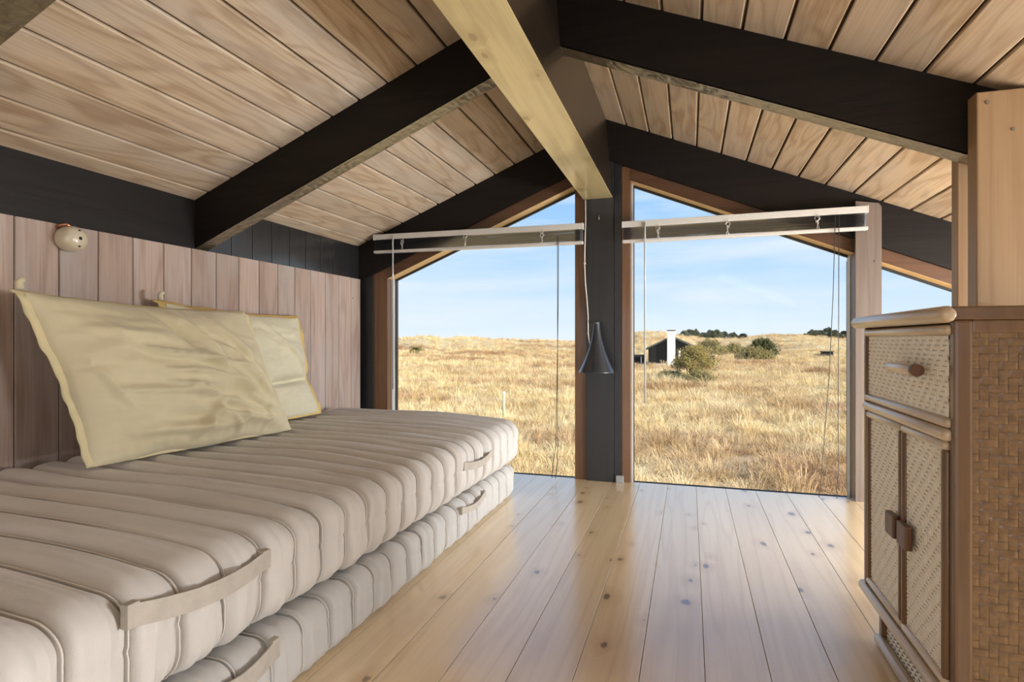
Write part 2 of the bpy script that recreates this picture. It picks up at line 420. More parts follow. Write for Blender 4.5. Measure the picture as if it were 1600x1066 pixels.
# ---- floor
floor = setp(obj('floor', B(WX0 - 0.1, WX1 + 0.1, REAR_Y - 0.1, 2.88, -0.12, -0.022), 'seam_dark'), kind='structure')
fw = 0.1305
me_cache = {}
def plank_mesh(key, w, L, th, ch=0.0025):
    if key not in me_cache:
        bm = bmesh.new()
        pts = [(-w / 2, 0, -th), (w / 2, 0, -th), (w / 2, 0, -ch), (w / 2 - ch, 0, 0), (-w / 2 + ch, 0, 0), (-w / 2, 0, -ch)]
        prism(bm, pts, (0, L, 0)); bmesh.ops.recalc_face_normals(bm, faces=bm.faces)
        me = bpy.data.meshes.new(key); bm.to_mesh(me); bm.free(); me_cache[key] = me
    return me_cache[key]
k = 0
x = 0.0315 - 14 * fw
while x + fw < WX1 + 0.1:
    if x + fw > WX0 - 0.02:
        obj('floorboard', plank_mesh('floorboard', fw - 0.0012, 2.88 - REAR_Y, 0.022, 0.0008), 'floor_wood', floor, loc=(x + fw / 2, REAR_Y, 0.0))
    x += fw

# ---- ceiling: boards along the ridge direction on a dark deck
ceil_bm = bmesh.new()
th = 0.10
def deck(xa, xb, ya, yb):
    prism(ceil_bm, [(xa, ya, cz(xa) + 0.014), (xb, ya, cz(xb) + 0.014), (xb, ya, cz(xb) + th), (xa, ya, cz(xa) + th)], (0, yb - ya, 0))
deck(WX0 - 0.15, XR, REAR_Y - 0.1, 3.35)
deck(XR, ROOF_FILL[0], REAR_Y - 0.1, 3.35); deck(ROOF_FILL[1], WX1 + 0.15, REAR_Y - 0.1, 3.35)
deck(ROOF_FILL[0], ROOF_FILL[1], REAR_Y - 0.1, ROOF_FILL[2]); deck(ROOF_FILL[0], ROOF_FILL[1], ROOF_FILL[3], 3.35)
ceiling = setp(obj('ceiling', ceil_bm, 'seam_dark'), kind='structure')
def ceil_boards(seam0, pitch, side):
    wid = pitch * SL
    mesh = plank_mesh('ceiling_board%d' % side, wid - 0.0075, FY + 0.05 - REAR_Y, 0.014, 0.003)
    ang = math.atan(S) * (1 if side > 0 else -1)
    k = -40
    while k < 60:
        xc = seam0 + pitch * (k + 0.5); k += 1
        if side < 0 and not (WX0 - 0.03 < xc < XR - 0.02): continue
        if side > 0 and not (XR + 0.02 < xc < WX1 + 0.05): continue
        ya = REAR_Y
        mesh_ = mesh
        if side > 0 and ROOF_FILL[0] - 0.05 < xc < ROOF_FILL[1] + 0.05:
            ya = ROOF_FILL[3]; mesh_ = plank_mesh('ceiling_board_short', wid - 0.0075, FY + 0.05 - ROOF_FILL[3], 0.014, 0.003)
        o = obj('ceiling_board', mesh_, 'ceiling_wood', ceiling, loc=(xc, ya, cz(xc)))
        # board face points down into the room
        o.rotation_euler = (0, math.pi + ang, 0)
ceil_boards(-1.398, 0.1075, -1)
ceil_boards(0.032, 0.1087, 1)

w6 = setp(empty('window_6', (_xm, (ROOF_FILL[2] + ROOF_FILL[3]) / 2, _zm)), kind='structure')  # frame and glass dressing the added roof fill light
def roof_bar(xa, xb, ya, yb, o0, o1, nm, mat):
    bm = bmesh.new(); prism(bm, [(xa, ya, cz(xa) + o0), (xb, ya, cz(xb) + o0), (xb, ya, cz(xb) + o1), (xa, ya, cz(xa) + o1)], (0, yb - ya, 0)); obj(nm, bm, mat, w6)
for a in ((ROOF_FILL[0] - 0.03, ROOF_FILL[0] + 0.02, ROOF_FILL[2], ROOF_FILL[3]), (ROOF_FILL[1] - 0.02, ROOF_FILL[1] + 0.03, ROOF_FILL[2], ROOF_FILL[3]), (ROOF_FILL[0], ROOF_FILL[1], ROOF_FILL[2] - 0.03, ROOF_FILL[2] + 0.02), (ROOF_FILL[0], ROOF_FILL[1], ROOF_FILL[3] - 0.02, ROOF_FILL[3] + 0.03)):
    roof_bar(*a, -0.006, th + 0.02, 'frame_bar', 'frame_wood')
roof_bar(ROOF_FILL[0], ROOF_FILL[1], ROOF_FILL[2], ROOF_FILL[3], 0.07, 0.074, 'pane', 'window_glass')

# ---- left wall: dark boarding above, pale panelling below
wl = setp(obj('wall_left', B(WX0 - 0.12, WX0, REAR_Y - 0.1, FY + 0.12, -0.1, cz(WX0) + 0.02), 'dark_stain'), kind='structure')
y = 1.78
while y < FY - 0.01:
    y1 = min(y + 0.118, FY)
    obj('dark_board', B(WX0 - 0.002, WX0 + 0.006, y + 0.0015, y1 - 0.0015, 0.98, cz(WX0) - 0.004, bev=0.0015), 'dark_gloss', wl)
    y = y1
panel = setp(empty('wall_panelling', (-1.78, 0, 0)), 'pale pinkish whitewashed plank panelling along the low wall behind the mattresses', 'wall panelling')
pw = 0.1163
pm = None
kk = -33
while True:
    y0 = 1.213 + pw * kk; kk += 1
    if y0 > 2.75: break
    y1 = min(y0 + pw, 2.816)
    if y1 < REAR_Y + 0.05: continue
    if y1 - y0 > pw - 1e-4:
        if pm is None:
            bm = bmesh.new(); g = 0.0012; ch = 0.0018
            prism(bm, [(0, g, 0), (0.026, g, 0), (0.03, g + ch, 0), (0.03, pw - g - ch, 0), (0.026, pw - g, 0), (0, pw - g, 0)], (0, 0, 1.036))
            bmesh.ops.recalc_face_normals(bm, faces=bm.faces)
            pm = bpy.data.meshes.new('panel_board'); bm.to_mesh(pm); bm.free()
        obj('panel_board', pm, 'wall_wood', panel, loc=(0, y0, 0))
    else:
        bm = B(0, 0.03, 0.001, y1 - y0, 0, 1.036, bev=0.0015)
        obj('panel_board', bm, 'wall_wood', panel, loc=(0, y0, 0))
obj('screw_hole', lathe(bmesh.new(), [(0.0035, 0.0), (0.0035, 0.0008)], (-1.7502, 2.742, 0.925), 'X', 10), 'hole_black', panel)

# ---- remaining shell: right knee wall, rear gable with its assumed window
bm = bmesh.new()
box(bm, WX1, WX1 + 0.12, REAR_Y - 0.1, SIDE_FILL[0], -0.1, cz(WX1) + 0.05); box(bm, WX1, WX1 + 0.12, SIDE_FILL[1], 3.0, -0.1, cz(WX1) + 0.05)
box(bm, WX1, WX1 + 0.12, SIDE_FILL[0], SIDE_FILL[1], -0.1, SIDE_FILL[2]); box(bm, WX1, WX1 + 0.12, SIDE_FILL[0], SIDE_FILL[1], SIDE_FILL[3], cz(WX1) + 0.05)
setp(obj('wall_right', bm, 'wall_wood'), kind='structure')
w5 = setp(empty('window_5', (WX1 + 0.06, (SIDE_FILL[0] + SIDE_FILL[1]) / 2, 0)), kind='structure')  # invented window around the added side fill light
for a in ((SIDE_FILL[0], SIDE_FILL[1], SIDE_FILL[2], SIDE_FILL[2] + 0.03), (SIDE_FILL[0], SIDE_FILL[1], SIDE_FILL[3] - 0.03, SIDE_FILL[3]), (SIDE_FILL[0], SIDE_FILL[0] + 0.03, SIDE_FILL[2], SIDE_FILL[3]), (SIDE_FILL[1] - 0.03, SIDE_FILL[1], SIDE_FILL[2], SIDE_FILL[3])):
    obj('frame_bar', B(WX1 + 0.05, WX1 + 0.10, a[0], a[1], a[2], a[3]), 'frame_wood', w5)
obj('pane', B(WX1 + 0.074, WX1 + 0.078, SIDE_FILL[0], SIDE_FILL[1], SIDE_FILL[2], SIDE_FILL[3]), 'window_glass', w5)
bm = bmesh.new()
RW = (-1.6, 0.9, 0.07, 1.17)
y0, y1 = REAR_Y - 0.12, REAR_Y
box(bm, WX0, RW[0], y0, y1, 0, cz(WX0)); box(bm, RW[1], WX1, y0, y1, 0, cz(WX1)); box(bm, RW[0], RW[1], y0, y1, -0.02, RW[2])
prism(bm, [(WX0, y0, cz(WX0)), (RW[0], y0, RW[3]), (RW[1], y0, RW[3]), (WX1, y0, cz(WX1)), (XR, y0, ZR)], (0, 0.12, 0))
setp(obj('wall_back', bm, 'plaster'), kind='structure')

# ---- far gable: dark rafters, brown frames, glass
wf = setp(empty('wall_far', (XR, FY, 0)), kind='structure')
D1, D2 = 0.197, 0.256          # vertical drop of dark face and of the frame underside below the ceiling line
def gable_strip(name, xa, xb, d0, d1, y0, y1, mat, parent, lift=0.0):
    bm = bmesh.new()
    prism(bm, [(xa, y0, cz(xa) - d0 + lift), (xb, y0, cz(xb) - d0 + lift), (xb, y0, cz(xb) - d1), (xa, y0, cz(xa) - d1)], (0, y1 - y0, 0))
    return obj(name, bm, mat, parent)
gable_strip('gable_rafter', WX0, XR, 0, D1, FY, 2.93, 'dark_stain_x', wf, lift=0.02)
gable_strip('gable_rafter', XR, WX1, 0, D1, FY, 2.93, 'dark_stain_x', wf, lift=0.02)
obj('corner_post', B(WX0, -1.69, 2.852, 2.95, -0.02, cz(-1.69) - D1 + 0.02, bev=0.002), 'dark_stain_z', wf)
obj('spandrel', B(WX0 - 0.1, WX1 + 0.1, 2.88, 3.02, -2.5, -0.026), 'house_board', wf)
obj('right_pier', B(2.05, WX1, 2.852, 2.97, -0.03, cz(2.05) - D1), 'dark_stain_z', wf)

col_o = setp(empty('gable_column', (-0.42, 2.86, 0)), 'dark stained column under the ridge beam between the two tall windows', 'column')
obj('column_face', B(-0.490, -0.3545, 2.848, 2.95, 0, 1.60, bev=0.002), 'dark_stain_z', col_o)
obj('column_side_board', B(-0.353, -0.3165, 2.854, 2.95, 0, 1.59, bev=0.0015), 'dark_stain_z', col_o)
obj('hook', tube(bmesh.new(), [(-0.425, 2.847, 1.315), (-0.425, 2.838, 1.312), (-0.425, 2.834, 1.300), (-0.425, 2.838, 1.290), (-0.425, 2.842, 1.296)], 0.0035, 8), 'steel', col_o, smooth=True)

GY = 2.952
def window(n, xa, xb, label, jl, jr):
    """jl / jr : outer x of the left and right wooden jamb, or None"""
    w = setp(empty('window_%d' % n, ((xa + xb) / 2, 2.9, 0)), kind='structure')
    if jl is not None: obj('jamb', B(jl, xa, 2.862, 2.99, -0.025, cz(xa) - D1 + 0.012, bev=0.002), 'frame_wood', w)
    if jr is not None: obj('jamb', B(xb, jr, 2.862, 2.99, -0.025, cz(xb) - D1 + 0.012, bev=0.002), 'frame_wood', w)
    segs = [(xa, xb)]
    for a, b_ in segs:
        gable_strip('frame_head', a - 0.004, b_ + 0.004, D1 - 0.004, D2, 2.862, 2.99, 'frame_wood_x', w)
    gable_strip('lit_head_strip', xa, xb, D2 - 0.006, D2 + 0.001, 2.864, GY - 0.012, 'lit_head_wood', w)  # thin strip added to carry the lit yellow under the head
    # seals round the pane
    gable_strip('head_seal', xa, xb, D2 - 0.002, D2 + 0.012, GY - 0.012, GY + 0.004, 'black_seal', w)
    obj('side_seal', B(xa - 0.001, xa + 0.006, GY - 0.045, GY - 0.012, -0.02, cz(xa) - D2), 'grey_seal', w)
    obj('side_seal', B(xa - 0.001, xa + 0.010, GY - 0.012, GY + 0.004, -0.02, cz(xa) - D2), 'black_seal', w)
    obj('side_seal', B(xb - 0.008, xb + 0.001, GY - 0.045, GY + 0.004, -0.02, cz(xb) - D2), 'grey_seal', w)
    obj('sill', B(xa, xb, 2.90, 3.0, -0.06, -0.03), 'black_seal', w)
    bm = bmesh.new()
    prism(bm, [(xa, GY, -0.03), (xb, GY, -0.03), (xb, GY, cz(xb) - D2), (xa, GY, cz(xa) - D2)], (0, 0.004, 0))
    obj('pane', bm, 'window_glass', w)
    return w
window(1, -1.607, -0.550, '', -1.692, -0.4905)
window(2, -0.274, 0.694, '', -0.316, 0.70)
window(3, 0.785, 2.05, '', 0.78, None)

# assumed rear window, framing the added rear fill light
w4 = setp(empty('window_4', (-0.35, REAR_Y - 0.06, 0)), kind='structure')
for a in ((RW[0], RW[1], RW[2], RW[2] + 0.05), (RW[0], RW[1], RW[3] - 0.05, RW[3]), (RW[0], RW[0] + 0.05, RW[2], RW[3]), (RW[1] - 0.05, RW[1], RW[2], RW[3])):
    obj('frame_bar', B(a[0], a[1], REAR_Y - 0.10, REAR_Y - 0.05, a[2], a[3]), 'frame_wood', w4)
obj('pane', B(RW[0], RW[1], REAR_Y - 0.08, REAR_Y - 0.076, RW[2], RW[3]), 'window_glass', w4)

# ---- ridge beam
bm = bmesh.new()
BX0, BX1, BZ = -0.505, -0.360, 1.398
yb0, yb1 = REAR_Y, 2.852
rb = setp(empty('ridge_beam', (-0.43, 0.2, BZ)), 'heavy glossy ridge beam with golden reflected light painted on its underside running to the gable column', 'beam')
bm = bmesh.new()
prism(bm, [(BX0 + 0.0005, yb0, BZ + 0.003), (BX1 - 0.0005, yb0, BZ + 0.003), (-0.392, yb0, cz(-0.392) + 0.01), (-0.47, yb0, cz(-0.47) + 0.01)], (0, yb1 - yb0, 0))
obj('beam_side', bm, 'beam_lacquer', rb)
obj('beam_underside', B(BX0, BX1, yb0, yb1 + 0.0005, BZ, BZ + 0.004, bev=0.0012), 'beam_grass_glow', rb)

# ---- rafters
def rafter(y0, y1, side, label, z_off=0.178):
    bm = bmesh.new()
    xa, xb = (WX0, BX0 + 0.03) if side < 0 else (BX1 - 0.03, WX1)
    e = empty('rafter', ((xa + xb) / 2, (y0 + y1) / 2, cz((xa + xb) / 2) - z_off))
    setp(e, label, 'rafter')
    prism(bm, [(xa, y0, cz(xa) + 0.001), (xb, y0, cz(xb) + 0.001), (xb, y0, cz(xb) - z_off), (xa, y0, cz(xa) - z_off)], (0, y1 - y0, 0))
    obj('rafter_body', bm, 'dark_stain_x', e)
    # rough sawn underside
    n = 260; vs = []; fs = []
    for i in range(n + 1):
        u = i / n; xx = xa + (xb - xa) * u
        for j in range(7):
            yy = y0 + 0.0005 + (y1 - y0 - 0.001) * j / 6
            hgt = (noise.noise((xx * 90, yy * 25, 3.0)) * 0.0030 + noise.noise((xx * 25, yy * 60, 9.0)) * 0.0020) if 0 < j < 6 else 0.001
            vs.append((xx, yy, cz(xx) - z_off - 0.0030 - hgt))
    for i in range(n):
        for j in range(6):
            a = i * 7 + j; fs.append((a, a + 7, a + 8, a + 1))
    pydata('sawn_underside', vs, fs, 'rafter_sawn', e)
    return e
plain('rafter_sawn', (0.085, 0.062, 0.030), 0.34, var=0.6, vscale=60, coat=1.0, bump=0.6, bscale=150)
MATS['rafter_sawn'].node_tree.nodes['Principled BSDF'].inputs['Coat IOR'].default_value = 2.0
MATS['rafter_sawn'].node_tree.nodes['Principled BSDF'].inputs['Coat Roughness'].default_value = 0.25
rafter(1.722, 1.784, -1, 'dark stained rafter from the panelled wall up to the ridge beam, over the pillows')
rafter(1.722, 1.784, 1, 'dark stained rafter from the ridge beam down to the pale double post')
rafter(0.700, 0.762, -1, 'dark rafter over the near end of the mattresses')
rafter(0.700, 0.762, 1, 'dark rafter above the floor beside the near end of the cabinet')

# ---- posts
p1 = setp(empty('post', (0.735, 1.69, 0)), 'pale planed post with two screws standing against the near face of the rafter', 'post')
obj('post_body', B(0.668, 0.782, 1.672, 1.7205, 0, 1.302, bev=0.003), 'post_wood', p1)
for xx, zz in ((0.690, 1.275), (0.742, 1.205)):
    obj('screw', lathe(bmesh.new(), [(0.0045, 0.0), (0.0045, -0.0012), (0.0015, -0.0014)], (xx, 1.6719, zz), 'Y', 12), 'steel', p1)
p2 = setp(empty('post', (0.735, 1.81, 0)), 'pale slim post rising behind the rafter beside the screwed post', 'post')
obj('post_body', B(0.671, 0.77, 1.7855, 1.822, 0, 1.300, bev=0.003), 'post_wood', p2)
p3 = setp(empty('post', (0.735, 2.82, 0)), 'grey brown post at the gable window carrying the end of the longer blind', 'post')
bm = bmesh.new()
prism(bm, [(0.688, 2.818, 0), (0.786, 2.818, 0), (0.786, 2.818, 1.268), (0.776, 2.818, 1.285), (0.688, 2.818, 1.300)], (0, 0.021, 0))
box(bm, 0.690, 0.784, 2.838, 2.985, 0, 1.06)
obj('post_body', bm, 'post_grey', p3)
obj('screw', lathe(bmesh.new(), [(0.005, 0.0), (0.005, -0.0012), (0.0015, -0.0014)], (0.762, 2.8178, 1.035), 'Y', 12), 'steel', p3)

setp(center(obj('floor_socket', B(-0.342, -0.306, 2.836, 2.853, 0.0005, 0.036, bev=0.002), 'white_plastic')), 'small pale plastic block on the floor at the foot of the dark column', 'cover')

# ------------------------------------------------------------------ mattresses
def mattress(name, label, y0, y1, x0, x1, z0, z1, seam0, pitch, mat, crown, rot, straps, puff, midz):
    root = setp(empty(name, ((x0 + x1) / 2, (y0 + y1) / 2, z0)), label, 'mattress', None)
    W_, H_ = x1 - x0, z1 - z0
    r = H_ * 0.28
    loop = []
    def arc(cx, czz, a0, a1, n, rr):
        for i in range(n + 1):
            a = math.radians(a0 + (a1 - a0) * i / n); loop.append((cx + rr * math.cos(a), czz + rr * math.sin(a)))
    # start on the underside at the wall, run to the front, up the front, back over the top
    for i in range(8): loop.append((x0 + r + (W_ - 2 * r) * i / 8, z0))
    arc(x1 - r, z0 + r, -90, 0, 9, r)
    for i in range(1, 8): loop.append((x1, z0 + r + (H_ - 2 * r) * i / 8))
    arc(x1 - r, z1 - r, 0, 90, 10, r)
    nt_ = 46
    for i in range(1, nt_): loop.append((x1 - r - (W_ - 2 * r) * i / nt_, z1))
    arc(x0 + r, z1 - r, 90, 180, 6, r)
    for i in range(1, 5): loop.append((x0, z1 - r - (H_ - 2 * r) * i / 5))
    arc(x0 + r, z0 + r, 180, 270, 5, r)
    L = np.array(loop[:-1]); n = len(L)
    # crown: top sinks towards the front edge
    top = np.clip((L[:, 1] - z0) / H_, 0, 1)
    fr = np.clip((L[:, 0] - (x1 - 0.42)) / 0.42, 0, 1)
    L[:, 1] -= crown * (fr ** 1.8) * top ** 2
    tan = np.roll(L, -1, 0) - np.roll(L, 1, 0)
    nor = np.stack([tan[:, 1], -tan[:, 0]], 1); nor /= np.linalg.norm(nor, axis=1)[:, None]
    # keep the underside flat
    wgt = np.where(L[:, 1] < z0 + 0.006, 0.15, 1.0)
    ns = []
    yy = seam0 - pitch * math.ceil((seam0 - y0) / pitch)
    per = 14
    prof = [0, .018, .04, .07, .11, .17, .24, .32, .40, .48, .56, .64, .72, .80, .87, .92, .955, .98]
    while yy < y1 - 0.012:
        for f in prof:
            v = yy + f * pitch
            if y0 <= v <= y1: ns.append(v)
        yy += pitch
    ns = np.array([y0] + [v for v in ns if y0 + 0.002 < v < y1 - 0.002] + [y1])
    vs = []
    cxm, czm = (x0 + x1) / 2, (z0 + z1) / 2
    er = 0.045
    ca, sa = math.cos(rot), math.sin(rot)
    def ring(v, out=0.0, lift=0.0):
        u = ((v - seam0) / pitch) % 1.0
        ch = math.floor((v - seam0) / pitch + 1e-6)
        d = min(u, 1 - u) * pitch
        pf = puff * (max(0.0, math.sin(math.pi * u ** 0.65)) ** 0.8) - puff * 0.7 - 0.014 * math.exp(-d / 0.0036)
        e = 0.0
        for dd in (v - y0, y1 - v):
            if dd < er: e = max(e, er * (1 - math.sqrt(max(0, 1 - ((er - dd) / er) ** 2))))
        pts = []
        for k in range(n):
            X, Z = L[k]; nx, nz = nor[k]
            sag = noise.noise((X * 2.3, ch * 3.7, Z * 3)) * 0.004
            wr = noise.noise((v * 75, X * 4.0 + ch, Z * 9)) * 0.0085 * (0.15 + 0.88 * min(1, fr[k] ** 1.5 * 1.3)) * min(1, d / 0.012)
            wr += noise.noise((v * 28, X * 3.0 + ch * 5, Z * 5 + 4)) * 0.0060 * min(1, d / 0.02)
            mid = -0.0035 * math.exp(-((Z - midz) / 0.004) ** 2) if X > x1 - 0.03 else 0
            o_ = (pf + sag + wr + mid + out) * wgt[k] - e
            ys = v + wgt[k] * (noise.noise((X * 2.6, ch * 0.9 + 40, 1.0)) * 0.014 + 0.012 * math.sin((X - x1) * 3.2)) * min(1, (v - y0) / 0.1, (y1 - v) / 0.1)
            px, pz = X + nx * o_, Z + nz * o_ * (1 if nz > -0.5 else 0.4)
            dx, dy = px - cxm, ys - (y0 + y1) / 2
            pts.append((cxm + dx * ca - dy * sa, (y0 + y1) / 2 + dx * sa + dy * ca, max(pz, z0 + 0.0005)))
        return pts
    for v in ns: vs += ring(v)
    m_ = len(ns); fs = []
    for i in range(m_ - 1):
        for k in range(n):
            a = i * n + k; b_ = i * n + (k + 1) % n
            fs.append((a, b_, b_ + n, a + n))
    fs.append(tuple(range(n))[::-1]); fs.append(tuple((m_ - 1) * n + k for k in range(n)))
    body = pydata('cover', vs, fs, mat, root, smooth=True)
    # piping along each seam
    k0, k1 = 10, 10 + 8 + 10 + 46
    v = seam0 - pitch * math.ceil((seam0 - y0) / pitch)
    while v < y1 - 0.03:
        if v > y0 + 0.03:
            pr = ring(v - 0.0030, out=0.0085)[8:k1]
            bm = tube(bmesh.new(), pr, 0.0015, 5)
            obj('piping', bm, 'piping_cloth', root, smooth=True)
        v += pitch
    # carrying straps on the front side
    for (ya, za, yb, zb, w, bulge, smat) in straps:
        vs = []; fs = []; nn = 24
        for i in range(nn + 1):
            u = i / nn
            yv = ya + (yb - ya) * u
            zv = za + (zb - za) * u - 0.012 * math.sin(math.pi * u) * (1 if w > 0.02 else .5)
            xo = 0.006 + bulge * math.sin(math.pi * u) ** 0.8 + noise.noise((u * 6, za * 9, 0)) * 0.0015
            dxs = -(yv - (y0 + y1) / 2) * sa
            for dz, dx in ((w / 2, 0.003), (w / 2, 0.0), (0.0, 0.0015), (-w / 2, 0.0), (-w / 2, 0.003)):
                th_ = 0.0 if dx < 0.002 else 0.0
                vs.append((x1 + dxs + xo + (dx if dx > 0.002 else -0.001 * (dx > 0)), yv, zv + dz))
            for j in range(5):
                if i < nn:
                    a = i * 5 + j; b_ = i * 5 + (j + 1) % 5; fs.append((a, b_, b_ + 5, a + 5))
        fs.append((0, 1, 2, 3, 4)); fs.append(tuple(nn * 5 + j for j in (4, 3, 2, 1, 0)))
        so = pydata('strap', vs, fs, smat, root)
        for (yv, zv) in ((ya, za), (yb, zb)):
            dxs = -(yv - (y0 + y1) / 2) * sa
            bm = B(x1 + dxs - 0.004, x1 + dxs + 0.0105, yv - 0.010, yv + 0.010, zv - w / 2 - 0.001, zv + w / 2 + 0.001, bev=0.002)
            obj('strap_end', bm, smat, so)
    return root
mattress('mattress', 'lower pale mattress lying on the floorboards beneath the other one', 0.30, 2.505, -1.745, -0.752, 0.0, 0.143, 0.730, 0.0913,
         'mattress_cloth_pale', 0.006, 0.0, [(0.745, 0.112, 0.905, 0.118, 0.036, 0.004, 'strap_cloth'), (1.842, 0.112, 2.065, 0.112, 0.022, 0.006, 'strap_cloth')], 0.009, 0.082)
mattress('mattress', 'upper beige channel-stitched mattress with the pillows on it', 0.30, 2.52, -1.735, -0.756, 0.150, 0.357, 0.555, 0.0900,
         'mattress_cloth', 0.028, -0.018, [(0.629, 0.305, 0.895, 0.288, 0.034, 0.012, 'strap_cloth'), (1.851, 0.263, 2.112, 0.258, 0.026, 0.010, 'strap_cloth')], 0.017, 0.248)

# ------------------------------------------------------------------ pillows
def seg_d(U, V, a, b):
    ax, ay = a; bx, by = b
    dx, dy = bx - ax, by - ay
    t_ = np.clip(((U - ax) * dx + (V - ay) * dy) / (dx * dx + dy * dy), 0, 1)
    ex, ey = U - (ax + t_ * dx), V - (ay + t_ * dy)
    sgn = np.sign(dx * ey - dy * ex)
    return np.sqrt(ex * ex + ey * ey), t_, sgn
def pillow(name, label, BL, BR, TR, TL, thick, back, mat, wrinkles, group=None, bow=0.016, seed=0, bend=None, flange=0.024, fmat='flange_shade_ochre'):
    c = [np.array(p, float) for p in (BL, BR, TR, TL)]
    base = (c[0] + c[1]) / 2
    root = setp(empty(name, tuple(base)), label, 'pillow', group)
    nrm = np.cross(c[1] - c[0], c[3] - c[0]); nrm /= np.linalg.norm(nrm)
    if nrm[0] < 0: nrm = -nrm
    NU, NV = 110, 76
    u = np.linspace(0, 1, NU); v = np.linspace(0, 1, NV)
    U, V = np.meshgrid(u, v, indexing='ij')
    W_, H_ = np.linalg.norm(c[1] - c[0]), np.linalg.norm(c[3] - c[0])
    def mid(U, V):
        P = ((1 - U) * (1 - V))[..., None] * c[0] + (U * (1 - V))[..., None] * c[1] + (U * V)[..., None] * c[2] + ((1 - U) * V)[..., None] * c[3]
        eu = (c[1] - c[0]) / W_; ev = (c[3] - c[0]) / H_
        wob = np.vectorize(lambda a, b: noise.noise((a * 5 + seed, b * 5, 8.0)) * 0.012)(U, V)
        P = P + (eu + ev)[None, :].reshape((1,) * (P.ndim - 1) + (3,)) * wob[..., None] * (1 - np.clip(4 * U * (1 - U) * 4 * V * (1 - V), 0, 1))[..., None]
        P = P + eu * (bow * np.sin(np.pi * V) * (1 - 2 * U))[..., None] + ev * (bow * np.sin(np.pi * U) * (1 - 2 * V) * np.where(V > 0.5, 1, 0.0))[..., None]
        if bend is not None: P = P + nrm * bend(U, V)[..., None]
        return P
    # body uv is the inner part of the panel
    f = flange
    Ui, Vi = f + (1 - 2 * f) * U, f + (1 - 2 * f) * V
    T = (np.sin(np.pi * U).clip(0) ** 0.55) * (np.sin(np.pi * V).clip(0) ** 0.55)
    hgt = thick * T
    wr = np.zeros_like(U)
    for (a, b, amp, wd, sharp) in wrinkles:
        d, t_, sg = seg_d(U * W_ / H_, V, (a[0] * W_ / H_, a[1]), (b[0] * W_ / H_, b[1]))
        w2 = np.where(sg > 0, wd, wd * sharp)
        wr += 2.0 * amp * np.exp(-(d / w2) ** 2) * (0.25 + 0.75 * np.sin(np.pi * np.clip(t_ * 0.9 + 0.05, 0, 1)) ** 0.7)
    nz = np.array([[noise.noise((a * 4 + seed, b * 6, seed)) * 0.010 + noise.noise((a * 9 + seed, b * 15, seed + 5)) * 0.006 + noise.noise((a * 16 - b * 14, b * 30 + a * 16, seed + 9)) * 0.003 for b in v] for a in u])
    edge = np.clip(T * 1.8, 0, 1)
    # gathers running in from the edges
    gat = np.zeros_like(U)
    for (E, F) in ((V, U), (1 - V, U), (U, V), (1 - U, V)):
        gg = np.array([noise.noise((q * 26, seed + 3, 1)) for q in (u if F is U else v)])
        gg = gg[:, None] if F is U else gg[None, :]
        gat += 0.006 * gg * np.exp(-((E - 0.05) / 0.07) ** 2)
    front = mid(Ui, Vi) + nrm * ((hgt + (wr + nz) * edge + gat * np.clip(T * 3, 0, 1)))[..., None]
    backs = mid(Ui, Vi) - nrm * (hgt * back + 0.001)[..., None]
    vs = np.concatenate([front.reshape(-1, 3), backs.reshape(-1, 3)])
    fs = []; off = NU * NV
    for i in range(NU - 1):
        for j in range(NV - 1):
            a = i * NV + j
            fs.append((a, a + NV, a + NV + 1, a + 1)); fs.append((off + a, off + a + 1, off + a + NV + 1, off + a + NV))
    vs[:, 2] = np.maximum(vs[:, 2], 0.368)
    body = pydata('pillowcase', vs, fs, mat, root, smooth=True)
    # flange: a flat wavy border round the case
    per = []
    n_s = 60
    for k in range(4 * n_s):
        s = k / n_s; q = s - int(s)
        per.append([(q, 0), (1, q), (1 - q, 1), (0, 1 - q)][int(s)])
    per = np.array(per); fvs = []; ffs = []
    K = len(per)
    for k, (a, b) in enumerate(per):
        inn = (f * 1.25 + (1 - 2.5 * f) * a, f * 1.25 + (1 - 2.5 * f) * b)
        for q in range(4):
            ww = q / 3
            uu, vv = inn[0] + (a - inn[0]) * ww, inn[1] + (b - inn[1]) * ww
            p = mid(np.array([uu]), np.array([vv]))[0]
            amp = 0.012 * ww
            p = p + nrm * (noise.noise((a * 9 + b * 7, b * 11 - a * 5, seed + 2)) * amp + 0.0012 - 0.014 * ww * (b > 0.97) - 0.006 * ww)
            fvs.append(p)
        for q in range(4):
            fvs.append(fvs[-4 + 0] * 1.0 - nrm * 0.0022 if False else fvs[len(fvs) - 4 - 0] - nrm * 0.0022)
    for k in range(K):
        k2 = (k + 1) % K
        for q in range(3):
            a, b_ = k * 8 + q, k2 * 8 + q
            ffs.append((a, b_, b_ + 1, a + 1)); ffs.append((a + 4, a + 5, b_ + 5, b_ + 4))
        ffs.append((k * 8 + 3, k2 * 8 + 3, k2 * 8 + 7, k * 8 + 7))
    fvs = np.array(fvs); fvs[:, 2] = np.maximum(fvs[:, 2], 0.369)
    pydata('flange', fvs, ffs, fmat, root, smooth=True)
    # small tied tab at a top corner
    tip = c[3]
    bm = bmesh.new()
    tube(bm, [tip + nrm * 0.004 + np.array((0, 0.012, -0.006)), tip + np.array((0.004, 0.010, 0.012)), tip + np.array((0.006, 0.014, 0.018)), tip + np.array((0.008, 0.020, 0.019))], [0.010, 0.009, 0.008, 0.006], 8)
    obj('corner_tab', bm, mat, root, smooth=True)
    return root
